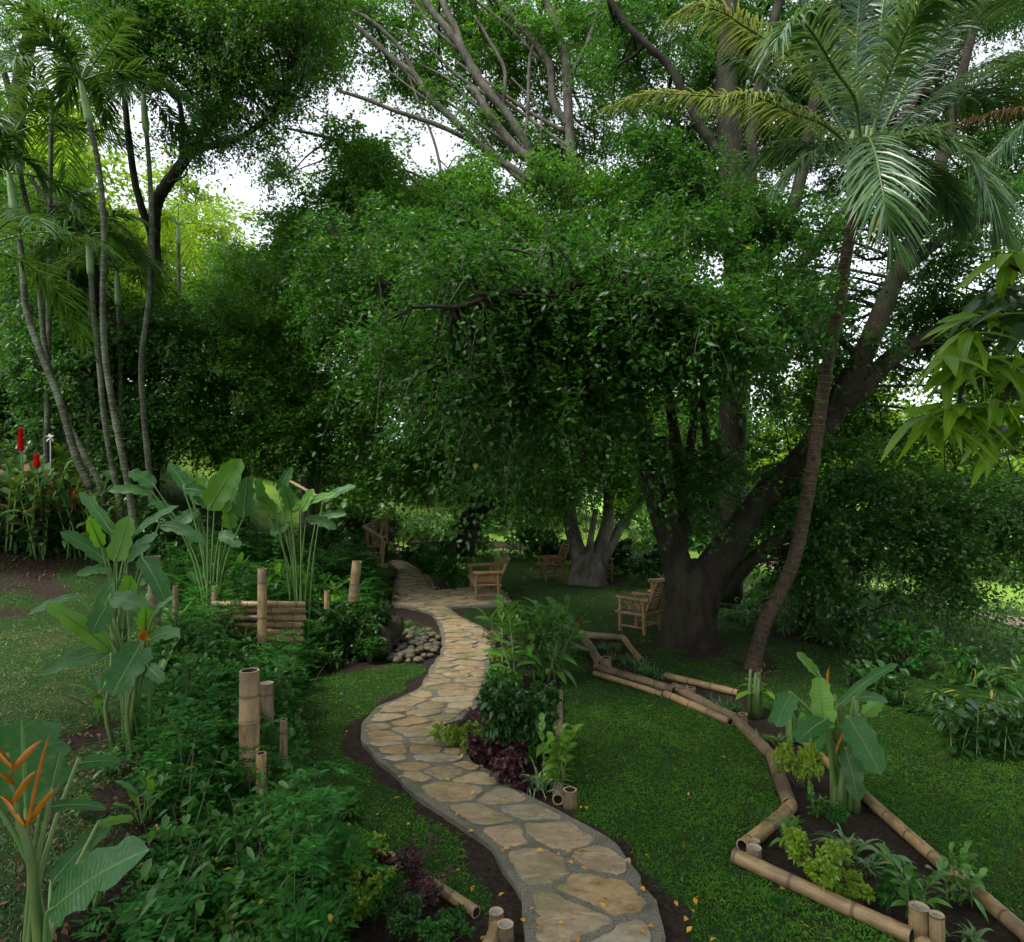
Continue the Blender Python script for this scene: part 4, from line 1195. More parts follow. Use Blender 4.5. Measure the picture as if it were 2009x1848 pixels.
def p_tuft(name, mat, n=60, L=1.25, W=.045, droop=.9, spread=.15, seed=1, el=(.5, 1.4)):
    def f_():
        r = np.random.default_rng(seed)
        az = r.random(n) * 6.28; e = r.uniform(*el, n)
        d = np.stack([np.cos(az) * np.cos(e), np.sin(az) * np.cos(e), np.sin(e)], 1)
        b = np.column_stack([r.normal(0, spread, (n, 2)), np.zeros(n)])
        v, f, uv = strip(b, d, Zv + r.normal(0, .2, (n, 3)), L * r.uniform(.7, 1.15, n), W * r.uniform(.7, 1.2, n), 'taper', 7, droop * r.uniform(.6, 1.3, n), .35)
        return MB().add(v, f, uv).build(name, M[mat])
    return f_
def p_ginger(name, mat, stems=7, leafs=9, LL=.36, LW=.085, spread=.12, lean=.35, seed=2, flower=None, nfl=3, prof='lance', fs=1.0):
    def f_():
        r = np.random.default_rng(seed)
        root = thing(name, 'plant', 'plant')
        sm = MB(); lm = MB(); fm = MB(); tops = []
        for i in range(stems):
            az = r.random() * 6.28; b = np.append(r.normal(0, spread, 2), 0)
            h = r.uniform(.65, 1.0)
            tip = b + [math.cos(az) * lean * r.random(), math.sin(az) * lean * r.random(), h * .85]
            pts = smooth([b, (b + tip) / 2 + [0, 0, .08], tip], 10)
            addtube(sm, pts, np.linspace(.013, .006, 10), 6)
            t = np.linspace(.14, 1, leafs); ix = t * 9
            pos = np.stack([np.interp(ix, np.arange(10), pts[:, k]) for k in range(3)], 1)
            pl = r.random() * 3.14; sg = np.where(np.arange(leafs) % 2, 1, -1)
            hd = np.stack([np.cos(pl) * sg, np.sin(pl) * sg, np.zeros(leafs)], 1) + r.normal(0, .25, (leafs, 3))
            d = hd * (1 - .35 * t[:, None]) + Zv * (.45 + .7 * t[:, None] ** 2)
            v, f, uv = strip(pos, d, Zv + r.normal(0, .2, (leafs, 3)), LL * r.uniform(.75, 1.1, leafs) * (1 - .25 * np.abs(t - .6)), LW * r.uniform(.8, 1.1, leafs), prof, 6, .45, .32, .06)
            lm.add(v, f, uv); tops.append(tip)
        sm.build('stem', M['stem'], root); lm.build('foliage', M[mat], root)
        if flower:
            for i in range(nfl):
                tp = tops[i]
                n = 40; z = np.linspace(-.02, .24 * fs, n); a = np.arange(n) * 2.4
                b = tp + np.stack([np.cos(a) * .008, np.sin(a) * .008, z], 1)
                d = np.stack([np.cos(a), np.sin(a), np.full(n, .9)], 1)
                v, f, uv = quadleaf(b, d, Zv, .06 * fs * (1 - .4 * (z / (.24 * fs))), .035 * fs, .5)
                fm.add(v, f, uv)
                MBf = MB().add(v, f, uv); MBf.build('flower', M[flower], root)
        return root
    return f_
def p_shrub(name, mat, n=260, K=12, LL=.11, LW=.055, H=1.0, R=.5, seed=3, SL=.28, prof='oval', up=.5, nseg=3, inner=.5):
    def f_():
        r = np.random.default_rng(seed)
        root = thing(name, 'shrub', 'shrub')
        # uneven dome made of several lobes
        lobes = np.column_stack([r.normal(0, R * .45, (9, 2)), r.uniform(.3, .75, 9) * H]); lr = r.uniform(.16, .34, 9) * max(R, .4) * 1.5
        li = r.integers(0, 9, n)
        dd = norm(r.normal(0, 1, (n, 3)) + Zv * .35)
        pos = lobes[li] + dd * (lr[li] * (inner + (1 - inner) * r.random(n)) * .8)[:, None]
        pos[:, 2] = np.clip(pos[:, 2], .05, H)
        ax = norm(dd + Zv * up + r.normal(0, .3, (n, 3)))
        t = r.random((n, K)); 
        b = pos[:, None] + ax[:, None] * (SL * t[..., None] * (.5 if K > 8 else 1))
        b = b.reshape(-1, 3)
        d = (ax[:, None] * .5 + r.normal(0, .7, (n, K, 3))).reshape(-1, 3) + Zv * .2
        N = len(b)
        if nseg > 1: v, f, uv = strip(b, d, Zv + r.normal(0, .4, (N, 3)), LL * r.uniform(.6, 1.2, N), LW * r.uniform(.7, 1.2, N), prof, nseg, .3, .3)
        else: v, f, uv = quadleaf(b, d, Zv + r.normal(0, .4, (N, 3)), LL * r.uniform(.6, 1.2, N), LW * r.uniform(.7, 1.2, N), .35)
        sm = MB()
        for i in range(9):
            addtube(sm, smooth([np.append(r.normal(0, .04, 2), 0), lobes[i] * [.5, .5, .55], lobes[i]], 6), np.linspace(.022, .008, 6), 5)
        for i in range(0, n, 6):
            addtube(sm, [lobes[li[i]], (lobes[li[i]] + pos[i]) / 2 + [0, 0, .02], pos[i] + ax[i] * SL * .4], [.007, .005, .003], 4, cap=False)
        sm.build('stem', M['twig'], root); MB().add(v, f, uv).build('foliage', M[mat], root)
        return root
    return f_
def p_fronds(name, mat, n=9, L=1.1, ll=.30, lw=.03, npair=26, seed=4, el=(.6, 1.3), droop=.7, rmat='stem'):
    def f_():
        root = thing(name, 'palm', 'palm')
        r = np.random.default_rng(seed)
        for i in range(n):
            mb = MB()
            rc = arch(np.append(r.normal(0, .03, 2), 0), i * 2.4 + r.normal(0, .3), r.uniform(*el), L * r.uniform(.8, 1.1), droop * r.uniform(.6, 1.3), 12, r.normal(0, .15))
            pinnate(mb, rc, .012, npair, ll, lw, .5, 1.0, start=.2)
            mb.build('frond', [M[mat], M[rmat]], root)
        return root
    return f_
proto('tuft', p_tuft('liriope', 'tuft', 85, 1.25, .05))
proto('tuft2', p_tuft('spider_lily', 'tuft_g', 34, 1.35, .10, .85, .10, seed=5))
proto('spider', p_tuft('spider_plant', 'varieg', 46, 1.2, .07, .8, .1, seed=6, el=(.7, 1.45)))
proto('fine', p_tuft('fern', 'tuft', 150, 1.5, .035, 1.1, .2, seed=8))
proto('ginger', p_ginger('ginger', 'ginger', 13, 12, .40, .085, .16, .5, flower='redfl', nfl=2, fs=.3))
proto('ginger2', p_ginger('ginger', 'ginger_b', 6, 10, .38, .11, .07, .25, seed=9))
proto('redginger', p_ginger('red_ginger', 'ging_d', 12, 10, .34, .12, .26, .4, seed=12, flower='redfl', nfl=1, fs=.6))
proto('ginger3', p_ginger('ginger', 'ginger', 7, 8, .42, .12, .12, .45, seed=15))
proto('broad', p_ginger('broad_leaved_plant', 'bush_dark', 14, 6, .42, .19, .25, .5, seed=17, prof='oval'))
proto('golden', p_shrub('golden_shrub', 'golden', 210, 12, .13, .07, 1, .75, 21, .22, nseg=2))
proto('bush', p_shrub('glossy_bush', 'bush_dark', 360, 11, .115, .06, 1, .48, 22, .25))
proto('bushm', p_shrub('garden_shrub', 'mid', 340, 11, .115, .055, 1, .5, 23, .25))
proto('purple', p_shrub('purple_foliage_plant', 'purple', 50, 9, .26, .17, 1, .6, 24, .25, nseg=3, up=1))
proto('purple2', p_shrub('purple_bushlet', 'purple', 120, 10, .10, .06, 1, .7, 25, .25, nseg=2))
proto('fronds', p_fronds('palm_seedling', 'palm', 9))
proto('fronds_y', p_fronds('palm_seedling', 'palm_y', 8, 1.15, .34, .035, 24, 31, (.9, 1.4), .5))
proto('leafy', p_shrub('leafy_weed', 'fern', 90, 10, .15, .08, 1, .55, 26, .3, nseg=3, up=.8))

CB = 'plants in the centre bed beside the path'
put('ginger', (1062, 1335), 185, 'tall ginger clump with red buds at the back of the centre bed')
put('ginger', (1015, 1262), 60, 'low dull ginger clump at the far tip of the centre bed')
put('bush', (1008, 1490), 165, 'dark glossy round bush in the middle of the centre bed', sq=.82)
put('bushm', (985, 1395), 85, 'lighter green shrub between the glossy bush and the tall ginger')
put('golden', (905, 1470), 52, 'lime golden shrublet beside the inner bend of the path')
put('golden', (988, 1304), 28, 'small lime shrublet below the far purple plants')
put('purple', (948, 1498), 48, 'purple-leaved plant right of the golden shrublet')
put('purple', (988, 1535), 56, 'largest purple-leaved plant near the path in the centre bed')
put('purple', (1022, 1556), 34, 'low dark red plant below the largest purple one')
put('purple', (1000, 1510), 60, 'upright purple plant under the glossy bush')
put('purple2', (925, 1425), 38, 'purple bushlet above the golden shrublet, at the path edge')
put('purple2', (978, 1280), 46, 'purple bushlet near the log stub at the far tip')
put('spider', (1058, 1548), 95, 'cream-edged spider plant in front of the glossy bush')
put('ginger2', (1083, 1548), 140, 'bright yellow-green ginger by the stained log')
put('leafy', (1035, 1500), 60, 'small bluish leafy plant right of the purple ones')
put('ginger3', (1110, 1290), 100, 'slanting ginger shoots at the right of the tall clump')
# right bed
T = 'strappy tufts in the long right bed'
for u, v, s, l in ((1205, 1296, 34, 'farthest strappy tuft inside the small rectangle of logs'), (1232, 1302, 46, 'strappy tuft leaning over the thin right log'), (1180, 1275, 36, 'strappy tuft against the left log of the small rectangle'), (1210, 1272, 30, 'strappy tuft near the closing far log'), (1268, 1322, 52, 'big strappy tuft beside the open-ended log'), (1296, 1330, 40, 'strappy tuft at the bed centre below the thin log'),
                   (1400, 1388, 44, 'strappy tuft left of the dry cut stump'), (1432, 1392, 50, 'strappy tuft touching the dry cut stump'), (1415, 1410, 38, 'small strappy tuft over the middle border log')):
    put('tuft', (u, v), s, l, T)
for u, v, s, l in ((1490, 1455, 50, 'grey-green lily tuft arching over the dark border log'), (1528, 1462, 48, 'grey-green lily tuft below the small banana shoot'), (1662, 1672, 90, 'large grey lily tuft behind the golden shrub'), (1700, 1712, 76, 'grey lily tuft right of the golden shrub'), (1735, 1690, 60, 'grey lily tuft leaning on the long pale log'), (1905, 1850, 70, 'lily tuft at the bottom right beside the two big stakes')):
    put('tuft2', (u, v), s, l, 'grey-green lily tufts')
put('golden', (1590, 1725), 84, 'large lime golden shrub behind the foreground log', sq=.98)
put('golden', (1650, 1765), 52, 'smaller lime shrub at the right end of the large golden one')
put('golden', (1565, 1545), 92, 'spindly lime shrub beside the banana stems', sq=.5)
put('ginger3', (1600, 1600), 46, 'leafy shoot at the foot of the banana clump')
put('ginger3', (1545, 1660), 70, 'small shoots near the bent corner logs')
put('leafy', (1640, 1620), 40, 'small leafy plant between banana and lily tufts')
put('ginger3', (1800, 1810), 130, 'dark ginger clump behind the two big stakes')
put('ginger3', (1880, 1775), 110, 'dark ginger clump touching the long pale log')
put('leafy', (1740, 1770), 58, 'weedy plant between the golden shrub and dark ginger')
put('purple2', (1690, 1775), 30, 'dark red weed at the foot of the golden shrub')
put('leafy', (1530, 1790), 30, 'weed growing in the lawn below the foreground log')
# right verge
put('broad', (1925, 1478), 105, 'dark broad-leaved shrub on the right lawn edge')
put('broad', (1985, 1470), 100, 'dark broad-leaved shrub cut by the right picture edge')
put('broad', (1745, 1378), 80, 'dark broad-leaved plant below the right fence post')
put('fronds', (1870, 1420), 190, 'dark palm seedling with drooping fronds by the right fence', sq=1.0, cat='palm')
put('fronds', (1990, 1420), 210, 'dark palm seedling at the right picture edge', cat='palm')
put('fronds', (1935, 1345), 130, 'palm seedling behind the right fence rail', cat='palm')
vg = [(1440, 1215, 60, 'tuft'), (1480, 1230, 75, 'ginger3'), (1530, 1235, 85, 'tuft'), (1560, 1225, 90, 'ginger3'), (1620, 1255, 90, 'tuft'), (1660, 1268, 85, 'broad'), (1700, 1280, 90, 'tuft'), (1730, 1310, 75, 'broad'), (1640, 1230, 110, 'leafy'), (1790, 1320, 90, 'leafy'), (1690, 1345, 50, 'broad'), (1500, 1205, 70, 'leafy'), (1580, 1200, 80, 'ginger3')]
W_ = {'tuft': 'dark strappy', 'ginger3': 'dark ginger', 'broad': 'dark broad-leaved', 'leafy': 'dark weedy'}
NM = ['first', 'second', 'third', 'fourth', 'fifth', 'sixth', 'seventh', 'eighth', 'ninth', 'tenth', 'eleventh', 'twelfth', 'thirteenth', 'fourteenth', 'fifteenth', 'sixteenth']
for i, (u, v, s, k_) in enumerate(sorted(vg)):
    put(k_, (u, v), s, f'{W_[k_]} plant behind the right lawn, {NM[i]} from the fig trunk', 'plants behind the right lawn')
# bottom left bed
put('golden', (655, 1735), 88, 'lime shrub beside the dark stone in the bottom left bed')
put('golden', (700, 1810), 82, 'lime shrub at the bottom of the left bed')
put('golden', (640, 1800), 60, 'lime shrublet among the ferns at the bottom')
put('purple2', (795, 1720), 66, 'dark purple bushlet by the farther log of the bottom left bed')
put('purple2', (850, 1775), 66, 'dark purple bushlet between the two bottom left logs')
put('purple', (745, 1720), 46, 'purple leafy plant behind the lime shrub')
put('bush', (800, 1835), 64, 'low dark bush in the bottom left bed')
put('bush', (880, 1830), 50, 'low dark bush beside the capped stakes')
put('leafy', (760, 1790), 60, 'greyish weed in the middle of the bottom left bed')
put('leafy', (860, 1870), 60, 'green weed cut by the bottom edge')
put('bushm', (680, 1650), 70, 'leafy plant at the top of the bottom left bed')
put('fronds', (640, 1560), 60, 'small fern beside the left lawn', cat='fern')
put('ginger3', (690, 1630), 40, 'leafy shoot above the bottom left bed')
mb = MB(); addtube(mb, smooth([G(605, 1700), G(610, 1690) + [0, 0, .12], G(632, 1665) + [0, 0, .1]], 8), [.08, .13, .16, .17, .17, .15, .12, .06], 12, wob=.2)
tag(mb.build('dark_stone', M['mossrock']), 'dark wet stone under the ferns in the bottom left bed', 'stone')
# mid left bed
put('bush', (690, 1285), 105, 'dark glossy bush left of the mossy stump')
put('bushm', (640, 1245), 80, 'shrub between the bamboo wall and the glossy bush')
put('golden', (700, 1215), 30, 'lime-tipped shoots over the glossy bush')
put('fine', (822, 1248), 42, 'dense strappy tuft beside the cobbles at the path edge', sq=1.25)
put('fine', (752, 1290), 26, 'thin strappy tuft at the foot of the mossy stump')
put('bushm', (728, 1300), 50, 'green shrub hiding the base of the mossy stump')
put('fine', (792, 1232), 40, 'strappy tuft behind the mossy stump', sq=1.2)
put('spider', (712, 1195), 50, 'pale streaked plant under the leaning post', sq=1.2)
put('spider', (655, 1215), 60, 'pale arching grass tuft right of the bamboo wall')
put('tuft', (515, 1230), 70, 'grassy tuft hanging over the bamboo wall')
put('ginger3', (600, 1300), 45, 'leafy shoots below the bamboo wall at the left lawn')
put('ginger3', (655, 1310), 42, 'leafy shoots at the lawn corner below the glossy bush')
put('fronds', (745, 1185), 82, 'dark palm seedling overhanging the path below the railing', cat='palm')
put('ginger3', (560, 1320), 50, 'broad leafy shoots above the left lawn')
# far bed & background under the trees
fb = [(838, 1135, 48, 'bushm', 'leafy shrub in the far bed at the path bend'), (865, 1150, 55, 'fine', 'bushy tuft behind the near bamboo edging'), (880, 1152, 60, 'bushm', 'shrub between the bamboo edging and the bench'), (850, 1120, 60, 'ginger3', 'ginger clump in the far bed'),
      (815, 1098, 35, 'leafy', 'weedy plant left of the far bed'), (870, 1125, 50, 'bushm', 'shrub behind the bench at the far bed'), (858, 1158, 20, 'purple2', 'purple bushlet by the near bamboo edging')]
for u, v, s, k_, l in fb: put(k_, (u, v), s, l, 'plants of the small far bed')
ff_ = [(930, 1092, 44, 'leafy'), (955, 1096, 50, 'ginger3'), (985, 1098, 52, 'tuft'), (1010, 1096, 60, 'ginger3'), (1035, 1100, 66, 'fronds'), (1060, 1100, 62, 'leafy'), (1085, 1098, 50, 'broad'), (905, 1088, 34, 'tuft'), (1100, 1110, 60, 'bush'), (1230, 1130, 70, 'bush'), (1255, 1140, 80, 'ginger3'), (1275, 1150, 70, 'bush'), (1240, 1115, 90, 'fronds_y'), (1290, 1120, 60, 'leafy'), (1215, 1120, 60, 'broad')]
KN = {'leafy': 'weedy', 'ginger3': 'ginger', 'tuft': 'strappy', 'fronds': 'palm-like', 'broad': 'broad-leaved', 'bush': 'dark bushy', 'fronds_y': 'backlit palm-like'}
for i, (u, v, s, k_) in enumerate(sorted(ff_)):
    put(k_, (u, v), s, f'{KN[k_]} plant behind the far lawn, {NM[i]} in the row from the left', 'plants behind the far lawn')
dk = [(690, 1050, 95, 'fronds'), (745, 1050, 75, 'fronds'), (790, 1062, 80, 'fronds'), (850, 1052, 70, 'fronds'), (640, 1060, 75, 'bush'), (715, 1040, 100, 'bush'), (820, 1060, 60, 'broad'), (770, 1040, 110, 'ginger3'), (880, 1060, 50, 'bush'), (650, 1000, 100, 'ginger3')]
for i, (u, v, s, k_) in enumerate(sorted(dk)):
    put(k_, None, s, f'dark {KN[k_]} undergrowth above the railing, {NM[i]} from the left'.replace('dark dark', 'dark'), 'undergrowth above the railing', pos=P(u, v, 25 + (i % 3)))
# slope plants beyond
for i, (u, v, s, k_) in enumerate([(955, 1045, 60, 'bushm'), (985, 1030, 70, 'bushm'), (1015, 1040, 70, 'ginger3'), (1050, 1045, 90, 'bushm'), (1070, 1030, 80, 'bushm'), (1230, 1040, 90, 'bushm'), (1265, 1030, 80, 'fronds_y')]):
    put(k_, (u, v), s, f'sunlit plant on the bright slope beyond the lawn, {NM[i]} from the left', 'sunlit plants on the far slope', cat='plant')
# red gingers and others at the far left
rg = [(30, 1075, 190), (90, 1085, 170), (150, 1090, 165), (200, 1095, 130), (-20, 1080, 180), (60, 1040, 150), (130, 1040, 140)]
for i, (u, v, s) in enumerate(sorted(rg)):
    put('redginger', (u, v), s, f'red ginger clump with dark leaves on the left bank, {NM[i]} from the left', 'red ginger clumps on the left bank', sq=.8)
mb = MB()
for (u, v, vt) in ((41, 886, 842), (72, 920, 893)):
    a_ = P(u, v, 11.5); t_ = P(u, vt, 11.5); n = 60
    z = np.linspace(0, 1, n); an = np.arange(n) * 2.4
    b = a_ + (t_ - a_) * z[:, None]
    vv, ff, uu = quadleaf(b, np.stack([np.cos(an), np.sin(an), np.full(n, .9)], 1), Zv, .12 * (1 - .5 * z), .08, .5); mb.add(vv, ff, uu)
    rt = thing('red_ginger_flower', 'tall red torch flower rising at the far left' if u < 50 else 'shorter red torch flower right of the tall one', 'flower', a_)
    MB().add(vv, ff, uu).build('flower_head', M['redfl'], rt)
    sb = MB(); addtube(sb, [G(u, 1070), (G(u, 1070) + a_) / 2 + [.1, 0, 0], a_], .010, 6); sb.build('stem', M['stem'], rt)
wf = MB(); vv, ff, uu = quadleaf(np.tile(P(99, 858, 12), (8, 1)), sph(8) + Zv * .3, Zv, .1, .07, .3); wf.add(vv, ff, uu); addtube(wf, [G(100, 1010), P(99, 858, 12)], .01, 5)
tag(wf.build('white_flower', M['white']), 'small white flower beside the slender palm trunks', 'flower')
for u, v, s, l in ((150, 905, 135, 'sunlit young palm with arching fronds at the foot of the leaning palms'), (240, 925, 110, 'young palm with arching fronds between the slender palm trunks'), (210, 915, 90, 'small young palm behind the slender trunks')):
    put('fronds_y', None, s, l, pos=P(u, v, 15), cat='palm')
for u, v, s, l in ((30, 1010, 60, 'dark leafy plant at the left picture edge'), (330, 940, 60, 'dark shrub right of the slender palm trunks')):
    put('bush', None, s, l, pos=P(u, v, 14))
put('tuft2', None, 80, 'large agave-like tuft right of the heliconias', pos=P(645, 985, 13))

# ---- ferny ground cover (stuff)
def ground_cover(name, label, polys, dens, hmin, hmax, LL, M_, ll, lw, mat, seed, zr=None, K=5):
    r = np.random.default_rng(seed)
    B, D, Ls = [], [], []
    for poly, n in polys:
        pp_ = gp(poly); lo, hi = pp_.min(0), pp_.max(0)
        c = lo + r.random((n * 3, 2)) * (hi - lo)
        c = c[inpoly(c[:, 0], c[:, 1], pp_)][:n]
        hh = r.uniform(hmin, hmax, len(c)) * (.65 + .35 * np.sin(c[:, 0] * 4 + np.sin(c[:, 1] * 3)))
        z = hgt(c[:, 0], c[:, 1])
        for k in range(K):
            az = r.random(len(c)) * 6.28; fz = r.uniform(.35, 1, len(c))
            B.append(np.column_stack([c + r.normal(0, .05, c.shape), z + hh * fz]))
            e = r.uniform(-.1, .8, len(c))
            D.append(np.stack([np.cos(az) * np.cos(e), np.sin(az) * np.cos(e), np.sin(e)], 1))
            Ls.append(LL * r.uniform(.7, 1.25, len(c)))
    B, D, Ls = np.vstack(B), np.vstack(D), np.concatenate(Ls)
    N = len(B); t = np.linspace(.25, 1, M_)
    pos = B[:, None] + D[:, None] * (Ls[:, None, None] * t[None, :, None]) - Zv * (Ls[:, None] * .45 * t ** 2)[..., None]
    sd = norm(np.cross(D, Zv))
    out = MB()
    for sg in (-1, 1):
        d = D[:, None] * .55 + sd[:, None] * sg * .8 - Zv * .12 + r.normal(0, .12, (N, M_, 3))
        L = np.broadcast_to((ll * np.sin(PI * (.2 + .65 * t)))[None], (N, M_)).ravel() * r.uniform(.8, 1.2, N * M_)
        v, f, uv = quadleaf(pos.reshape(-1, 3), d.reshape(-1, 3), Zv + r.normal(0, .2, (N * M_, 3)), L, lw, .25)
        out.add(v, f, uv)
    v, f, uv = quadleaf(pos[:, -1], D - Zv * .3, Zv, ll, lw, .25); out.add(v, f, uv)
    # stems
    ns = N // K
    b0 = B[:ns] * [1, 1, 0]; b0[:, 2] = hgt(b0[:, 0], b0[:, 1])
    v, f, uv = strip(b0, B[:ns] - b0 + 1e-3, np.array([0, -1, .1]), np.linalg.norm(B[:ns] - b0, axis=1), .008, 'blade', 2, 0, 0, cols=2)
    out.add(v, f, uv, 1)
    return tag(out.build(name, [M[mat], M['stem']]), label, 'ground cover', kind='stuff')
ground_cover('ferny_ground_cover', 'bluish-green ferny ground cover around the bamboo posts on the left bank', [([(300, 1330), (420, 1260), (600, 1250), (640, 1310), (560, 1350), (545, 1480), (600, 1600), (640, 1760), (620, 1990), (260, 1990), (330, 1650), (300, 1500)], 1150)], 1, .2, .98, .27, 7, .085, .032, 'fern', 41)
ground_cover('ferny_ground_cover', 'feathery green growth above and in front of the stacked bamboo wall', [([(330, 1200), (340, 1130), (470, 1090), (700, 1110), (715, 1180), (600, 1190), (590, 1265), (420, 1290)], 1100), ([(590, 1180), (715, 1120), (730, 1100), (740, 1180), (700, 1260), (600, 1290)], 300)], 1, .35, 1.55, .36, 8, .10, .032, 'fern', 42)
def creeper(name, label, polys, n, LL, LW, h, mat, seed):
    r = np.random.default_rng(seed); out = MB()
    for poly in polys:
        pp_ = gp(poly); lo, hi = pp_.min(0), pp_.max(0)
        c = lo + r.random((n * 4, 2)) * (hi - lo); c = c[inpoly(c[:, 0], c[:, 1], pp_)][:n]
        b = np.column_stack([c, hgt(c[:, 0], c[:, 1]) + h * r.random(len(c)) ** 1.3])
        d = r.normal(0, 1, (len(b), 3)) + Zv * .1
        v, f, uv = strip(b, d, Zv + r.normal(0, .35, (len(b), 3)), LL * r.uniform(.5, 1.3, len(b)), LW * r.uniform(.6, 1.2, len(b)), 'oval', 3, .3, .3)
        out.add(v, f, uv)
    return tag(out.build(name, M[mat]), label, 'ground cover', kind='stuff')
creeper('creeping_ground_cover', 'low broad-leaved creeper spilling off the left bank beside the lawn', [[(560, 1400), (600, 1480), (600, 1620), (680, 1700), (640, 1990), (430, 1990), (470, 1650), (530, 1500)]], 5200, .075, .045, .34, 'mid', 51)
creeper('creeping_ground_cover', 'low leafy creeper in the bed around the cobbles', [[(590, 1250), (700, 1200), (770, 1200), (700, 1300), (600, 1310)]], 2600, .09, .05, .25, 'bush_dark', 52)
creeper('creeping_ground_cover', 'low leafy creeper in the far bed near the bench', [[(800, 1105), (850, 1095), (905, 1115), (925, 1150), (860, 1158)]], 1800, .11, .06, .25, 'mid', 53)
creeper('leaf_litter', 'brown leaf litter on the left bank', [[(60, 1400), (330, 1350), (300, 1900), (0, 1900)], [(0, 1060), (260, 1090), (240, 1140), (0, 1130)]], 700, .06, .03, .03, 'brown', 54)
creeper('leafy_undergrowth', 'broad leafy undergrowth under the red gingers', [[(-60, 1000), (280, 1000), (400, 1090), (330, 1140), (230, 1100), (-60, 1085)]], 4200, .16, .07, .5, 'bush_dark', 55)
creeper('leafy_undergrowth', 'dark leafy undergrowth above the railing and behind the far path', [[(600, 1060), (760, 1068), (880, 1060), (930, 1052), (900, 1020), (600, 1000)]], 4200, .22, .09, .8, 'bush_dark', 56)
creeper('leafy_undergrowth', 'leafy undergrowth on the sunny slope beyond the lawn', [[(930, 1062), (1110, 1070), (1300, 1100), (1300, 1020), (950, 1010)]], 5200, .2, .08, .7, 'mid', 57)
creeper('leafy_undergrowth', 'leafy undergrowth on the slope behind the right lawn', [[(1400, 1180), (1480, 1215), (1700, 1290), (2008, 1420), (2100, 1380), (2100, 1200), (1500, 1150)]], 6000, .15, .05, .5, 'mid', 58)
# loose heliconia seedlings among the litter
for i, (u, v, s, l) in enumerate([(210, 1520, 60, 'small leafy shoot on the litter right of the foreground heliconia'), (330, 1480, 90, 'leafy shoot between the lower heliconia and the ferns'), (160, 1600, 50, 'seedling behind the big foreground leaf'), (300, 1580, 70, 'broad seedling at the edge of the ferny growth'), (250, 1840, 60, 'seedling on the litter at the bottom left')]):
    put('ginger3', (u, v), s, l)

# extra tall heliconia clumps thickening the left bank
def p_heli(name, mat, n, seed, L=.62, W=.15):
    def f_():
        r = np.random.default_rng(seed); root = thing(name, 'plant', 'plant'); sm = MB()
        for i in range(n):
            az = i * 2.4 + r.normal(0, .4); b = np.append(r.normal(0, .09, 2), 0); h = r.uniform(.25, .62)
            a = b + [math.cos(az) * .10, math.sin(az) * .10, h]
            e_ = r.uniform(.25, 1.25); LL_ = L * r.uniform(.7, 1.1)
            t = a + LL_ * np.array([math.cos(az) * math.cos(e_), math.sin(az) * math.cos(e_), math.sin(e_) * .8])
            addtube(sm, smooth([b, (a + b) / 2 + [0, 0, .03], a], 6), np.linspace(.016, .008, 6), 6)
            v, f, uv, c = blade(a, t, W * r.uniform(.8, 1.2), r.uniform(.05, .25), norm(np.array([-math.cos(az), -math.sin(az), .3]) * .6 + Zv), nseg=10, wave=.12, torn=.5)
            MB().add(v, f, uv).build('leaf', M[mat if r.random() < .75 else 'heli_b'], root)
        sm.build('stem', M['stem'], root)
        return root
    return f_
proto('heli', p_heli('heliconia', 'heli', 10, 61)); proto('heli2', p_heli('heliconia', 'heli', 13, 62, .5, .12))
hl = [(330, 1160, 9.2, 150), (385, 1150, 11.0, 170), (480, 1140, 10.6, 160), (520, 1120, 12.2, 170), (545, 1150, 10.2, 130), (640, 1110, 11.8, 140), (680, 1090, 13.5, 120), (290, 1120, 10.5, 160), (255, 1180, 8.4, 130), (610, 1090, 13.8, 150), (195, 1310, 6.6, 120), (320, 1330, 7.0, 130), (330, 1420, 5.8, 110), (450, 1100, 12.8, 150), (360, 1230, 7.8, 130), (180, 1740, 3.9, 170), (280, 1560, 4.9, 130)]
for i, (u, v, d, h_) in enumerate(sorted(hl)):
    p_ = P(u, v, d); p_[2] = float(hgt(p_[0], p_[1]))
    put('heli' if i % 2 else 'heli2', None, h_ * .78, f'leafy green heliconia on the left bank, {["first","second","third","fourth","fifth","sixth","seventh","eighth","ninth","tenth","eleventh","twelfth","thirteenth","fourteenth","fifteenth","sixteenth","seventeenth"][i]} from the left edge', 'leafy heliconias on the left bank', pos=p_)
for i, (u, v, d, h_, k_) in enumerate([(400, 1320, 7.2, 110, 'leafy'), (450, 1380, 6.4, 110, 'bushm'), (380, 1500, 5.2, 110, 'leafy'), (430, 1620, 4.6, 120, 'leafy'), (540, 1640, 4.9, 90, 'bushm'), (360, 1740, 4.0, 120, 'leafy'), (480, 1780, 4.0, 100, 'bushm'), (560, 1740, 4.3, 100, 'leafy'), (500, 1290, 8.4, 90, 'leafy')]):
    p_ = P(u, v, d); p_[2] = float(hgt(p_[0], p_[1])) + .1
    put(k_, None, h_, ['leafy weed behind the tall bamboo posts', 'leafy bush between the tall post and the lower heliconia', 'leafy weed left of the foot of the tallest post', 'leafy weed below the tallest bamboo post', 'leafy bush at the lawn edge below the slender post', 'leafy weed beside the foreground heliconia leaves', 'leafy bush at the bottom among the ferns', 'leafy weed next to the dark wet stone', 'leafy weed just below the stacked bamboo wall'][i], 'leafy weeds in the ferny growth', pos=p_)

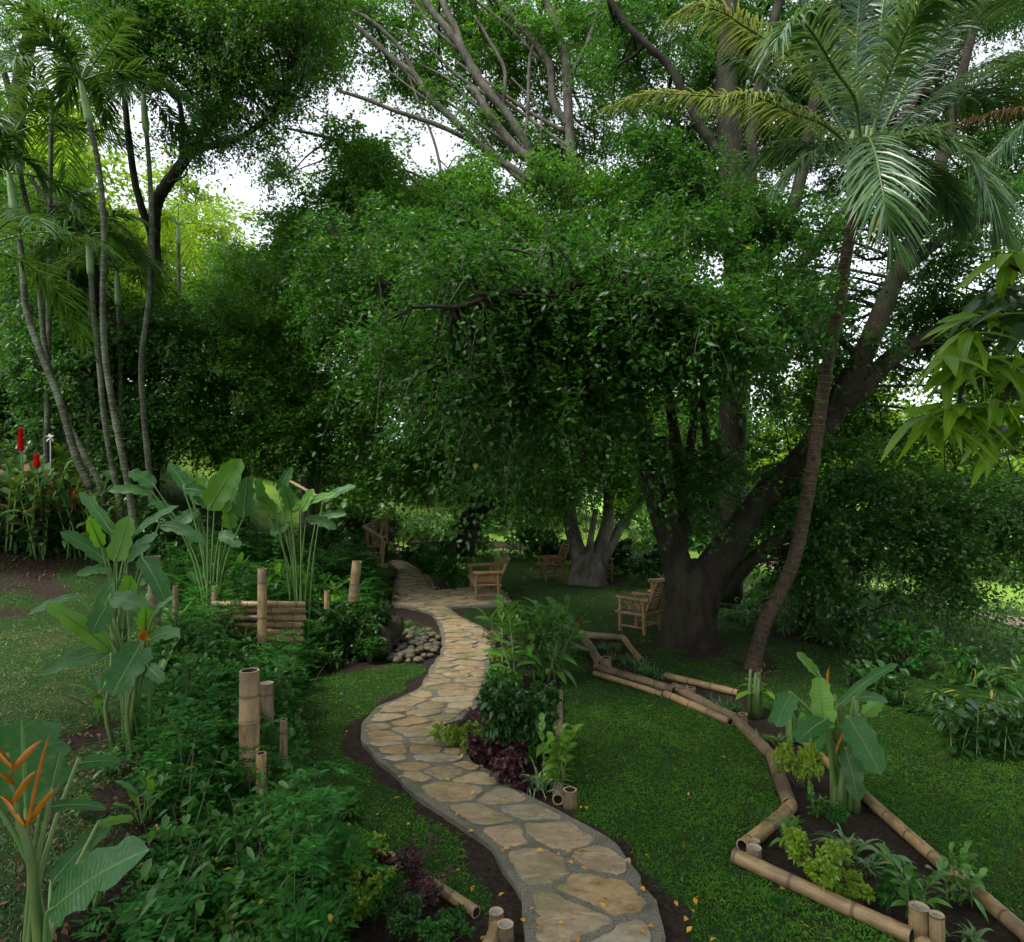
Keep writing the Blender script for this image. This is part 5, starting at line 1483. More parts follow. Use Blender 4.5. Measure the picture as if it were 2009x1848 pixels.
creeper('leafy_weeds', 'mixed broad-leaved weeds growing through the ferny cover on the left bank', [[(300, 1340), (600, 1290), (560, 1500), (640, 1750), (600, 1990), (260, 1990), (330, 1600)]], 2000, .11, .05, .72, 'mid', 71)
sr_ = np.random.default_rng(72); pp_ = gp([(280, 1340), (600, 1290), (560, 1500), (640, 1750), (600, 1990), (260, 1990), (330, 1600)]); lo_, hi_ = pp_.min(0), pp_.max(0)
c_ = lo_ + sr_.random((900, 2)) * (hi_ - lo_); c_ = c_[inpoly(c_[:, 0], c_[:, 1], pp_)][:150]
b_ = np.column_stack([c_, hgt(c_[:, 0], c_[:, 1])])
vv, ff, uu = strip(b_, sr_.normal(0, .25, (len(b_), 3)) + Zv, np.array([0, -1, .1]), sr_.uniform(.7, 1.25, len(b_)), .008, 'blade', 4, .12, 0, cols=2)
tag(MB().add(vv, ff, uu).build('dry_stems', M['twig']), 'thin dry stems standing among the ferny cover', 'stems', kind='stuff')

for u, v, s_, l in ((15, 850, 90, 'dark bush on the hill at the left edge above the torch flowers'), (70, 840, 80, 'dark bush on the hill behind the leaning palm trunks'), (110, 870, 70, 'small bush on the hill left of the paired palm trunks'), (-30, 830, 110, 'dark bush cut by the left edge on the hill')):
    put('bush', (u, v), s_, l, 'bushes on the left hill', sq=1.4, cat='shrub')
creeper('leafy_undergrowth', 'dark leafy undergrowth on the hill at the far left', [[(-60, 900), (-60, 800), (130, 820), (330, 900), (300, 990), (100, 960)]], 5200, .22, .1, .8, 'bush_dark', 81)
SHN = 150
# ---------------------------------------------------------------- trees
GAPS = [(655, 185, 62, 42), (765, 235, 95, 40), (860, 270, 55, 55), (700, 150, 50, 30), (440, 335, 55, 60), (560, 385, 60, 26), (590, 270, 36, 40), (352, 190, 24, 45), (150, 130, 22, 16), (75, 175, 30, 50), (290, 55, 16, 18), (530, 100, 20, 26),
        (1000, 330, 30, 22), (1105, 235, 26, 42), (945, 130, 26, 30), (1210, 190, 22, 26), (1170, 320, 16, 34), (870, 120, 20, 30), (1930, 105, 60, 62), (1905, 170, 55, 30), (1870, 550, 40, 22), (1960, 500, 20, 16), (1815, 700, 30, 30), (1760, 560, 30, 24), (1500, 305, 20, 20), (1420, 270, 16, 26),
        (1610, 500, 26, 36), (1560, 520, 22, 22), (1650, 420, 18, 18), (1340, 500, 14, 22), (560, 560, 26, 40), (500, 460, 40, 24), (925, 960, 40, 20), (1070, 1010, 26, 16), (620, 300, 40, 40), (820, 330, 50, 26), (660, 560, 18, 22), (950, 960, 18, 18), (1290, 330, 20, 16), (700, 60, 22, 26), (830, 60, 22, 26)]
GAPB = [(1700, 1150, 70, 30), (1850, 1210, 80, 40), (1960, 1180, 60, 60), (1790, 1130, 40, 16), (1480, 760, 30, 24), (1560, 870, 26, 18), (1230, 1010, 26, 30), (1850, 900, 40, 22), (1240, 1050, 30, 30)]
GAPN = [(645, 690, 45, 45), (640, 880, 40, 45), (430, 660, 26, 26), (320, 720, 20, 25), (300, 560, 40, 60), (1000, 1030, 60, 40), (900, 990, 50, 26), (1260, 1060, 60, 60), (1480, 780, 30, 30), (1440, 640, 16, 40), (500, 700, 22, 18), (560, 640, 20, 30), (740, 640, 24, 16), (380, 520, 40, 40), (1180, 700, 14, 14), (860, 700, 22, 14), (1650, 900, 30, 20), (1750, 820, 30, 20)]
def gapfac(p, extra=()):
    u, v = project(p)
    k = np.zeros(len(p))
    near = p[:, 1] < 27
    for j, (a, b, c_, d_) in enumerate(list(GAPS) + list(extra) + GAPN):
        s_ = 1.05 if a < 900 else (1.25 if (a, b, c_, d_) in GAPB else .7)
        q_ = np.hypot((u - a) / (c_ * s_), (v - b) / (d_ * s_))
        g_ = np.clip(1.45 - q_ * .85, 0, 1)
        if (a, b, c_, d_) in GAPN: g_ = g_ * near
        k = np.maximum(k, g_)
    return k

def limb(mb, pts, ns=10, lobes=None, n=None, wob=.06, m=0, thin=1.0):
    P3 = np.array([P(a[0], a[1], a[2]) for a in pts]); R = np.array([a[3] * a[2] / F for a in pts]) * thin
    n = n or max(8, len(pts) * 5)
    s = smooth(P3, n); r = np.interp(np.linspace(0, len(pts) - 1, n), np.arange(len(pts)), R)
    s += rng.normal(0, 1, s.shape) * r[:, None] * (0 if ns > 13 else .05)
    addtube(mb, s, r, ns, m, lobes=lobes, wob=wob if lobes is None else 0)
    return s, r

def region_blobs(poly, n, d0_, d1, R, r, extra=(), minz=None):
    poly = np.array(poly, float); lo, hi = poly.min(0), poly.max(0)
    out = []
    tries = 0
    while len(out) < n and tries < n * 40:
        tries += 1
        u, v = lo + r.random(2) * (hi - lo)
        if not inpoly(u, v, poly): continue
        d = r.uniform(d0_, d1)
        p = P(u, v, d)
        if gapfac(p[None], extra)[0] > .45 and r.random() < .93: continue
        if p[2] < hgt(p[0], p[1]) + .3: continue
        out.append(np.append(p, R * r.uniform(.65, 1.3)))
    return np.array(out)

def crown(mb, blobs, r, clumps=9, sprays=9, K=16, SL=.42, LL=.075, LW=.04, droop=.5, flat=.55, extra=(), twig=True, gapk=.95, nseg=1, out_=.7, zsp=.3):
    B = np.repeat(blobs, clumps, 0); n = len(B)
    dd = norm(r.normal(0, 1, (n, 3)) + [0, 0, .25])
    cen = B[:, :3] + dd * B[:, 3:4] * (r.uniform(.35, 1, (n, 1))) * [1, 1, flat + .2]
    C = np.repeat(cen, sprays, 0); n2 = len(C); dr = np.repeat(dd, sprays, 0); Rr = np.repeat(B[:, 3:4], sprays, 0)
    pos = C + r.normal(0, .27, (n2, 3)) * Rr * [1, 1, zsp]
    ax = norm(dr * out_ + r.normal(0, .55, (n2, 3)) * [1, 1, .5] - Zv * .05)
    k = gapfac(pos, extra)
    keep = r.random(n2) > k * gapk
    pos, ax = pos[keep], ax[keep]; n2 = len(pos)
    sl = SL * r.uniform(.6, 1.3, n2)
    t = np.linspace(.08, 1, K)[None] + r.normal(0, .03, (n2, K))
    c = pos[:, None] + ax[:, None] * (sl[:, None] * t)[..., None] - Zv * (sl[:, None] * droop * t ** 2)[..., None]
    c += r.normal(0, .035 * SL / .42, c.shape)
    c = c.reshape(-1, 3); N = len(c)
    side = np.cross(ax, Zv); sg = np.where(np.arange(K) % 2, 1, -1)[None, :, None]
    d = (ax[:, None] * .5 + side[:, None] * sg * .8 - Zv * .35 + r.normal(0, .35, (n2, K, 3))).reshape(-1, 3)
    up = Zv * .9 + r.normal(0, .55, (N, 3))
    L = LL * r.uniform(.6, 1.2, N); W = LW * r.uniform(.7, 1.2, N)
    v, f, uv = quadleaf(c, d, up, L, W, .3)
    mb.add(v, f, uv, 0)
    if twig:
        v, f, uv = strip(pos, ax, Zv, sl, .006 + .006 * sl, 'blade', 2, droop, 0, cols=2)
        mb.add(v, f, uv, 1)
    return N

def branchlets(mb, blobs, limbs, r, r0=.035, every=1, sag=.15):
    L = np.vstack([s for s, q_ in limbs]); R = np.concatenate([q_ for s, q_ in limbs])
    for b in blobs[::every]:
        d = np.linalg.norm((L - b[:3]) * [1, 1, 1.3], axis=1) + np.where(L[:, 2] > b[2] + .3, 1.5, 0)
        i = int(np.argmin(d))
        a = L[i]; e = b[:3] + r.normal(0, .1, 3)
        if np.linalg.norm(e - a) > 7: continue
        m1 = a * .6 + e * .4 + r.normal(0, .12, 3) + Zv * sag * r.uniform(-.2, 1)
        m2 = a * .25 + e * .75 + r.normal(0, .10, 3) + Zv * sag
        rr = min(r0 * r.uniform(.7, 1.5), R[i] * .7)
        addtube(mb, smooth([a, m1, m2, e], 9), np.linspace(rr, rr * .22, 9), 5, cap=False)
        for _ in range(2):
            e2 = e + r.normal(0, 1, 3) * b[3] * .6
            addtube(mb, smooth([m2, (m2 + e2) / 2 + Zv * .05, e2], 5), np.linspace(rr * .4, rr * .12, 5), 4, cap=False)

def tree(name, label, base, barkm, leafm, limbs_, regions, seed, ck, br=.035, ns=12, lobes0=None, cat='tree', group=None, every=1, thin=1.0):
    """limbs_: list of pixel polylines (u, v, depth, radius px); regions: (poly, n, d0, d1, R, kw)"""
    r = np.random.default_rng(seed)
    base = np.array(base, float); hz = float(hgt(base[0], base[1])); dz = base[2] - hz
    if abs(dz) > .3: print('TREEZ', label[:50], round(dz, 2), 'y', round(base[1], 1))
    base[2] = hz
    root = thing(name, label, cat, base, group)
    tm = MB(); L = []
    if dz > .1: addtube(tm, [base - Zv * .1, P(*limbs_[0][0][:3]) + Zv * .05], limbs_[0][0][3] * base[1] / F, 8)
    for i, l in enumerate(limbs_):
        L.append(limb(tm, l, ns if i == 0 else max(7, ns - 3), lobes=lobes0 if i == 0 else None, n=len(l) * (8 if i == 0 else 5), thin=1.0 if i == 0 else thin))
    cm = MB(); tot = 0; bm_ = MB()
    for (poly, n, a, b, R, kw) in regions:
        bl_ = region_blobs(poly, n, a, b, R, r, kw.get('extra', ()))
        if not len(bl_): continue
        k2 = dict(ck); k2.update(kw)
        tot += crown(cm, bl_, r, **k2)
        branchlets(bm_, bl_, L, r, br, every)
    tm.build('trunk', M[barkm], root)
    if bm_.n: bm_.build('branches', M[barkm], root)
    if cm.n: cm.build('crown', [M[leafm], M['twig']], root)
    print(name, label[:30], 'leaves', tot)
    return root

def fl_lobes(th, s):
    k = (1 - s) ** 1.2
    return 1 + (.35 + .65 * k) * (.13 * np.cos(3 * th + 1 + s) + .12 * np.cos(5 * th + 2.3 - s) + .08 * np.cos(8 * th + 2 * s)) + .04 * np.cos(13 * th + s * 3)

# --- T1 the thick fig on the right
T1 = [[(1352, 1280, 11.9, 66), (1352, 1245, 11.9, 53), (1352, 1200, 11.95, 46), (1358, 1155, 12, 45), (1366, 1125, 12, 36), (1372, 1100, 12.05, 14)],
      [(1350, 1200, 12.05, 36), (1340, 1160, 12, 33), (1328, 1108, 12, 28), (1312, 1050, 12, 26), (1288, 980, 11.9, 22), (1272, 910, 11.8, 19), (1258, 840, 11.7, 16), (1240, 760, 11.6, 13), (1225, 680, 11.5, 10), (1190, 600, 11.2, 7)],
      [(1366, 1210, 12.05, 38), (1376, 1165, 12, 37), (1402, 1112, 12, 35), (1445, 1050, 12, 30), (1480, 1000, 12, 27), (1520, 950, 12, 25), (1580, 890, 12.1, 24), (1632, 810, 12.2, 24), (1660, 760, 12.3, 24), (1700, 680, 12.4, 20), (1745, 570, 12.5, 17), (1785, 480, 12.6, 15), (1820, 400, 12.8, 13), (1850, 300, 13, 11), (1885, 150, 13.2, 9), (1940, -60, 13.4, 6)],
      [(1625, 820, 12.2, 18), (1690, 760, 12.3, 19), (1750, 700, 12.6, 17), (1830, 655, 13, 14), (1910, 615, 13.3, 12), (2030, 585, 13.5, 10)],
      [(1760, 540, 12.5, 12), (1830, 480, 12.8, 11), (1890, 440, 13, 10), (1960, 420, 13.2, 8)],
      [(1430, 1080, 11.9, 14), (1412, 1040, 11.85, 12), (1402, 1000, 11.8, 10), (1392, 940, 11.8, 9), (1385, 860, 11.8, 8), (1375, 780, 11.8, 7)],
      [(1330, 1090, 12.2, 18), (1340, 1000, 12.3, 14), (1330, 900, 12.4, 12), (1318, 820, 12.4, 10), (1300, 700, 12.3, 8)],
      [(1400, 1160, 12.1, 22), (1440, 1135, 12.0, 15), (1480, 1095, 11.9, 13), (1525, 1060, 11.9, 12), (1590, 1048, 12, 11), (1700, 1050, 12.2, 10), (1830, 1060, 12.5, 8), (2030, 1078, 12.8, 6)],
      [(1470, 1010, 12.1, 10), (1560, 1000, 12.3, 7), (1650, 1005, 12.5, 5)],
      [(1640, 1050, 12.1, 6), (1720, 1085, 12, 5), (1800, 1120, 12, 4), (1880, 1150, 12, 3)],
      [(1190, 600, 11.2, 6), (1126, 576, 9.2, 6), (1040, 574, 8.4, 6), (977, 576, 8.1, 6), (935, 592, 8.0, 6), (894, 602, 8.0, 5), (850, 600, 8.0, 4), (808, 603, 8.0, 3)],
      [(1240, 770, 11.6, 7), (1140, 720, 11.0, 5), (1040, 690, 10.6, 4), (940, 660, 10.3, 3)],
      [(1680, 700, 12.4, 8), (1640, 660, 12.3, 7), (1600, 655, 12.2, 5)],
      [(1350, 900, 12.3, 9), (1362, 800, 12.3, 8), (1352, 700, 12.2, 6)]]
R1 = [([(1060, 500), (1250, 440), (1400, 450), (1560, 520), (1600, 700), (1540, 760), (1420, 690), (1320, 700), (1240, 720), (1140, 790), (1060, 780), (960, 800), (870, 780), (740, 680), (730, 560), (820, 500), (920, 480)], 92, 9.3, 12.6, .62, {}),
      ([(1140, 560), (1460, 560), (1500, 680), (1400, 700), (1300, 690), (1200, 780), (1080, 780), (940, 760), (1000, 650)], 32, 8.6, 9.6, .5, {}),
      ([(720, 560), (1000, 480), (1300, 520), (1480, 620), (1440, 700), (1290, 740), (1120, 850), (1000, 840), (860, 820), (700, 720)], 54, 8.2, 9.4, .45, {'clumps': 3, 'sprays': 4, 'K': 26, 'SL': .85, 'droop': .95, 'LL': .105}),
      ([(1480, 930), (1600, 870), (1760, 900), (2020, 960), (2030, 1120), (1900, 1160), (1720, 1130), (1600, 1080), (1540, 1060)], 48, 11.3, 13.5, .55, {'extra': GAPB}),
      ([(1560, 1090), (1760, 1120), (1960, 1150), (1930, 1230), (1760, 1200), (1620, 1150)], 26, 11, 12.4, .42, {'extra': GAPB, 'sprays': 6}),
      ([(1560, 600), (2020, 620), (2020, 900), (1800, 900), (1560, 860)], 32, 12.5, 14.5, .6, {'extra': GAPB}),
      ([(1290, 860), (1440, 880), (1400, 960), (1360, 1020), (1320, 960)], 5, 10.9, 11.4, .26, {'extra': GAPB}),
      ([(600, 420), (900, 400), (900, 640), (740, 740), (620, 640)], 34, 11.5, 15, .6, {'sprays': 6}),
      ([(1520, 400), (2020, 380), (2020, 640), (1520, 640)], 46, 12.8, 14.8, .55, {'sprays': 7})]
CK1 = dict(clumps=7, sprays=9, K=14, SL=.46, LL=.10, LW=.055, droop=.75)
tree('fig_tree', 'massive dark fig with fluted trunk and spreading limbs right of the armchairs', G(1352, 1262), 'bark_fig', 'fig', T1, R1, 101, CK1, .03, 48, fl_lobes)
# --- tall dark trunk behind the coconut palm
T1b = [[(1425, 1180, 15.5, 30), (1435, 900, 15.5, 26), (1440, 700, 15.4, 26), (1448, 520, 15.2, 28), (1448, 440, 15, 30), (1440, 370, 15, 27), (1432, 290, 15, 24), (1425, 180, 15, 21), (1430, 60, 15, 19), (1440, -80, 15, 16)],
       [(1455, 560, 15.1, 16), (1468, 440, 15, 16), (1472, 340, 15, 15), (1475, 250, 15, 14), (1500, 120, 15, 12), (1540, -60, 15, 10)],
       [(1455, 600, 15, 15), (1500, 500, 15, 15), (1550, 420, 15, 15), (1580, 300, 15, 14), (1600, 180, 15, 12), (1640, 0, 15, 9)],
       [(1480, 620, 15, 13), (1560, 530, 15, 15), (1620, 460, 15.2, 15), (1670, 395, 15.3, 14), (1730, 300, 15.4, 12), (1800, 180, 15.5, 10)],
       [(1428, 330, 15, 14), (1370, 240, 15, 11), (1313, 131, 15, 9), (1271, 90, 15, 8), (1227, 45, 15, 7), (1190, -10, 15, 6)],
       [(1445, 480, 15, 10), (1400, 400, 14.8, 8), (1340, 360, 14.5, 6)]]
R1b = [([(1180, -30), (1560, -30), (1560, 500), (1380, 430), (1250, 280), (1190, 120)], 64, 15.6, 19, .8, {}), ([(1240, 260), (1400, 330), (1560, 480), (1400, 470), (1280, 400)], 16, 12.5, 14, .6, {}), ([(1560, -30), (2030, -30), (2030, 420), (1560, 420)], 84, 15.8, 18.8, .9, {})]
tree('fig_tree', 'tall dark-trunked fig rising behind the coconut palm crown', G(1425, 1200), 'bark_dark', 'fig', T1b, R1b, 102, dict(clumps=9, sprays=9, K=14, SL=.5, LL=.10, LW=.055), .04, 14, thin=.85)
# --- T2 far forked fig with grey fan of limbs
D = 19.6
T2 = [[(1152, 1158, D - .5, 42), (1152, 1135, D - .5, 35), (1153, 1114, D - .4, 34), (1155, 1098, D - .3, 26), (1157, 1084, D - .2, 10)],
      [(1146, 1125, D - .4, 26), (1138, 1098, D - .3, 22), (1127, 1060, D - .2, 19), (1117, 1010, D, 18), (1118, 940, D, 15), (1150, 800, D, 15), (1185, 650, D, 15), (1190, 560, D, 16)],
      [(1158, 1125, D - .4, 26), (1168, 1095, D - .3, 20), (1184, 1055, D - .2, 17), (1193, 1010, D, 15), (1190, 940, D, 12), (1170, 800, D, 13), (1150, 560, D, 13), (1133, 430, D, 13), (1116, 242, D, 12), (1109, 121, D, 12), (1092, 60, D, 11), (1064, -20, D, 9)],
      [(1164, 1125, D - .4, 22), (1182, 1095, D - .3, 17), (1205, 1055, D - .1, 13), (1225, 1020, D, 9), (1260, 980, D, 8), (1300, 930, D, 6)],
      [(1154, 1115, D - .5, 16), (1158, 1060, D - .5, 8), (1168, 1000, D - .3, 6)],
      [(1190, 570, D, 15), (1140, 450, D, 14), (1100, 380, D, 14), (1050, 322, D, 13), (1012, 290, D, 12), (970, 240, D, 11), (935, 185, D, 10), (915, 170, D, 7)],
      [(1060, 330, D, 9), (1020, 262, D, 11), (990, 217, D, 11), (964, 187, D, 11), (936, 149, D, 11), (908, 100, D, 11), (881, 62, D, 10), (853, 28, D, 9), (820, -20, D, 8)],
      [(908, 100, D, 8), (896, 60, D, 8), (875, 20, D, 8), (860, -20, D, 7)],
      [(1050, 360, D, 11), (990, 320, D, 10), (930, 275, D, 9), (887, 232, D, 9), (846, 194, D, 8), (815, 149, D, 8), (770, 114, D, 7), (728, 76, D, 7), (666, 21, D, 5)],
      [(820, 160, D, 6), (790, 100, D, 5), (740, 50, D, 5), (700, 25, D, 5), (650, 10, D, 4)],
      [(1116, 250, D, 9), (1085, 200, D, 10), (1078, 130, D, 9), (1047, 80, D, 9), (1012, 42, D, 8), (977, 0, D, 7), (960, -30, D, 6)],
      [(1040, 370, D, 8), (960, 300, D, 5), (884, 256, D, 6), (822, 232, D, 6), (770, 215, D, 5), (718, 194, D, 5), (660, 176, D, 4)],
      [(1010, 400, D - 1, 7), (874, 367, D - 1, 6), (804, 349, D - 1, 6), (735, 322, D - 1, 5), (666, 277, D - 1, 5), (560, 250, D - 1, 3)],
      [(1025, 300, D, 5), (1035, 220, D, 5), (1040, 110, D, 5), (1060, 70, D, 4)],
      [(985, 220, D, 5), (990, 140, D, 5), (960, 80, D, 4), (930, 30, D, 3)],
      [(1116, 150, D, 7), (1150, 90, D, 6), (1170, 30, D, 5), (1180, -20, D, 4)]]
fr_ = np.random.default_rng(66)
for (u0, v0, w0) in ((1030, 300, 5), (960, 230, 5), (900, 240, 4), (840, 190, 4), (1090, 360, 5), (1000, 330, 4), (1110, 260, 5), (1060, 120, 4), (900, 100, 4), (960, 190, 4), (1130, 300, 5), (1150, 350, 4), (870, 365, 4), (800, 345, 3)):
    a_ = math.radians(fr_.uniform(100, 150)); l_ = fr_.uniform(160, 300); du, dv = math.cos(a_) * l_, -math.sin(a_) * l_
    T2.append([(u0, v0, D, w0), (u0 + du * .33 + fr_.normal(0, 8), v0 + dv * .33, D, w0 * .85), (u0 + du * .66 + fr_.normal(0, 10), v0 + dv * .7, D, w0 * .6), (u0 + du, v0 + dv, D, w0 * .35)])
R2 = [([(620, -30), (1240, -30), (1240, 250), (1100, 180), (960, 160), (850, 120), (700, 60), (640, 60)], 46, 20, 24, .9, {'sprays': 6}),
      ([(880, 230), (1250, 170), (1330, 320), (1150, 420), (980, 420), (860, 350)], 24, 19.8, 23, .8, {'sprays': 7}), ([(900, 300), (1080, 330), (1300, 330), (1290, 470), (1100, 500), (920, 470)], 20, 16, 18.5, .6, {'sprays': 7}),
      ([(560, 300), (700, 290), (860, 330), (1050, 420), (1060, 560), (700, 640), (560, 520), (520, 400)], 84, 16, 20, .9, {}),
      ([(560, 40), (900, 60), (960, 260), (800, 210), (640, 190)], 24, 20, 23, .7, {'sprays': 6}), ([(540, 250), (900, 240), (1000, 420), (620, 430), (500, 400)], 26, 18, 22, .5, {'sprays': 4, 'gapk': .9}), ([(560, -20), (1200, -20), (1180, 300), (600, 260)], 34, 19.5, 23.5, .55, {'sprays': 5, 'gapk': .7}),
      ([(1040, 800), (1300, 780), (1310, 900), (1230, 960), (1190, 920), (1130, 940), (1090, 990), (1040, 960)], 34, 17.3, 20, .75, {'extra': GAPB})]
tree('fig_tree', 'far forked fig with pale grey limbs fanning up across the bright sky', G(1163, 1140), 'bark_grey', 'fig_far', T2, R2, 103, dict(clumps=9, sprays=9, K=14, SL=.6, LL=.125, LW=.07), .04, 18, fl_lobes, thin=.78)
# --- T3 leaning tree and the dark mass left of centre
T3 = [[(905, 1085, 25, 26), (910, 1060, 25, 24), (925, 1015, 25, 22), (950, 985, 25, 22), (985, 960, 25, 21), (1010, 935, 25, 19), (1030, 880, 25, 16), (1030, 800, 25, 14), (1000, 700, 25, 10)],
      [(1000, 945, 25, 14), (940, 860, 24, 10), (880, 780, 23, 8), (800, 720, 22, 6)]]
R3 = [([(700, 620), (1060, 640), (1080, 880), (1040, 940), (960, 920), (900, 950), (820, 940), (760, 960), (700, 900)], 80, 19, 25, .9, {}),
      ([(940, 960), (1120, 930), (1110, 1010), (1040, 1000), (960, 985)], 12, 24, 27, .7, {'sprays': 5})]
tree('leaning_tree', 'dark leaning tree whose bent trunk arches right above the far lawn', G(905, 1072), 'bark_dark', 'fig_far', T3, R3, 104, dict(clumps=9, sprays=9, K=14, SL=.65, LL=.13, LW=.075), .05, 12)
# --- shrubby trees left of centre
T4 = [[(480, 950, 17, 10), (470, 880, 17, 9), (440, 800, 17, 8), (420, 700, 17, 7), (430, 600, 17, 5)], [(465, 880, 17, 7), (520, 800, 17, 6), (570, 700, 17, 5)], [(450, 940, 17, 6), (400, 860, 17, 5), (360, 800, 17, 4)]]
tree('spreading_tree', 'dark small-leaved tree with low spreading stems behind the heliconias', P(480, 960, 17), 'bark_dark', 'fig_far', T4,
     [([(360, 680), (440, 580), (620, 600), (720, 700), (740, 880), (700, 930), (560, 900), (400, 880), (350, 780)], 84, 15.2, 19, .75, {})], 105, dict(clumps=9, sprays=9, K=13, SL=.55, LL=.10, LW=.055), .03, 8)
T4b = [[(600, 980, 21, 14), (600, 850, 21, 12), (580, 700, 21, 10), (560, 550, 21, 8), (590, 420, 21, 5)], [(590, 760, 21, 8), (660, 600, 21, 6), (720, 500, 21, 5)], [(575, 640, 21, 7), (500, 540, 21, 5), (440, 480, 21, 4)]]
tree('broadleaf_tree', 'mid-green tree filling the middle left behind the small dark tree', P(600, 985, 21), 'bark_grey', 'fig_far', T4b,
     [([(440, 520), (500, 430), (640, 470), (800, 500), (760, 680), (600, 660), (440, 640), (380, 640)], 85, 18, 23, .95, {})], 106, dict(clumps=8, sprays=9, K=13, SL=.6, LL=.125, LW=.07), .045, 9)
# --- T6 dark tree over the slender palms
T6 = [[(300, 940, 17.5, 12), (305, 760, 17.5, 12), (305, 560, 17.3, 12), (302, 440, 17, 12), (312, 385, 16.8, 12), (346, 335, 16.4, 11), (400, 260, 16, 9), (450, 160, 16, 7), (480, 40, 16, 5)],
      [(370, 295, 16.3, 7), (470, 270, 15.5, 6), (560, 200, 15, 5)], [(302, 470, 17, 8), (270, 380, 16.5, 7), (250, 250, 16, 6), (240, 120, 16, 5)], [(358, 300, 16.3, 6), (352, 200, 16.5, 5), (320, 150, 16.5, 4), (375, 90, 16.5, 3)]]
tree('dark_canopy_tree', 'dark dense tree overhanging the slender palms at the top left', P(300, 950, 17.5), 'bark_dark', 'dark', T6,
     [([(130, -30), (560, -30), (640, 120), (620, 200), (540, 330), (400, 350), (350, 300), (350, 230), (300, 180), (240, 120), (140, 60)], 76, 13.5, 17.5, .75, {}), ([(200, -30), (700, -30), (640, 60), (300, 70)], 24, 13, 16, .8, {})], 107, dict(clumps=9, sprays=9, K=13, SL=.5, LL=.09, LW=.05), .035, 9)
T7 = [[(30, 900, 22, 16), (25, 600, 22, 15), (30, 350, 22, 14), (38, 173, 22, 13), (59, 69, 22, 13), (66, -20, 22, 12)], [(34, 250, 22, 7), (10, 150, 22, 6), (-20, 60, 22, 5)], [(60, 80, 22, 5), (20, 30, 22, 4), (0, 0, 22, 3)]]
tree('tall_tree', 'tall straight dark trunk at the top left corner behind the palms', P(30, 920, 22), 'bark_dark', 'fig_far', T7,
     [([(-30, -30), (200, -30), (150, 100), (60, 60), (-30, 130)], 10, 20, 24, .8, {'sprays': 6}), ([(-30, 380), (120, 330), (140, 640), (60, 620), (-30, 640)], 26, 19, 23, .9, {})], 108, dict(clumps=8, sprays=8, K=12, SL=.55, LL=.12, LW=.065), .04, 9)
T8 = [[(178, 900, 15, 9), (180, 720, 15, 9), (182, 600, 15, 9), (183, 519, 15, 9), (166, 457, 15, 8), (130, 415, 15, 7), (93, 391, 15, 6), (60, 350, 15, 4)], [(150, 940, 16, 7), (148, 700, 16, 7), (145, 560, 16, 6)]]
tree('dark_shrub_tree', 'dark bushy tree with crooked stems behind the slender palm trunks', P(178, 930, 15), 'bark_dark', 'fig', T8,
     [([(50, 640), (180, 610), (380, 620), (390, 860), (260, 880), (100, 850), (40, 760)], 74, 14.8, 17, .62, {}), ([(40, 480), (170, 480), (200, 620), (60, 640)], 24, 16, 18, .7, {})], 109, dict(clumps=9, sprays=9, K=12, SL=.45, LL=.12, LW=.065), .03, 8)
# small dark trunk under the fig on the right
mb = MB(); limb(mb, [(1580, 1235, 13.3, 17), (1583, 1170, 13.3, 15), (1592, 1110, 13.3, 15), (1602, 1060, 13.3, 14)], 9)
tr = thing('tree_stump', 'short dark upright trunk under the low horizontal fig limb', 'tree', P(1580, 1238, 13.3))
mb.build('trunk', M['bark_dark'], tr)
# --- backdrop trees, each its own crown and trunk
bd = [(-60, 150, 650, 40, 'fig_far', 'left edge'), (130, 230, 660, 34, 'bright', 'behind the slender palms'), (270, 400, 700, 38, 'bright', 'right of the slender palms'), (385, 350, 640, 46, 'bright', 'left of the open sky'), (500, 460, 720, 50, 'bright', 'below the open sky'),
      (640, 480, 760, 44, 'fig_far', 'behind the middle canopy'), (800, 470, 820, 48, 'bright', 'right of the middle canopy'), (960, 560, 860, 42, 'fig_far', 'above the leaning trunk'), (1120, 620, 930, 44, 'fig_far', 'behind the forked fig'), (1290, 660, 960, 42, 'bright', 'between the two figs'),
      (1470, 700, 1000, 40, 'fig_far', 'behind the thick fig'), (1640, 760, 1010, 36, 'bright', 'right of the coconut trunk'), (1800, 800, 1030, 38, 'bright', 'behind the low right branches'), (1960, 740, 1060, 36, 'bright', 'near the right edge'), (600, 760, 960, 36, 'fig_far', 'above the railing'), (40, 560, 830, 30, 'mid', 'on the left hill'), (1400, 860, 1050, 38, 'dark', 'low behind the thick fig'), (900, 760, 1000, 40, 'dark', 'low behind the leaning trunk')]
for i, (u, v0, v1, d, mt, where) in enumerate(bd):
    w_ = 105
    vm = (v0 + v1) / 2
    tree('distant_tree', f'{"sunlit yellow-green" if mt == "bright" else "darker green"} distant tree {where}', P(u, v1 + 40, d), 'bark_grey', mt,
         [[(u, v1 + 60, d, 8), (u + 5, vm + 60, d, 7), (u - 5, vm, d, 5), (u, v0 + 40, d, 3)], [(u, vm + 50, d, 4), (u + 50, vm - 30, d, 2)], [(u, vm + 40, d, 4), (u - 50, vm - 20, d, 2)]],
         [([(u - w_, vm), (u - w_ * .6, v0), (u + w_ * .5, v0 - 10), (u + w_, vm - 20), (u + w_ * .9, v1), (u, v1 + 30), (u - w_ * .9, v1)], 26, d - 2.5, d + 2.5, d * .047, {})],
         200 + i, dict(clumps=8, sprays=8, K=10, SL=1.3, LL=.34, LW=.19), .07, 7, group='distant trees behind the garden')
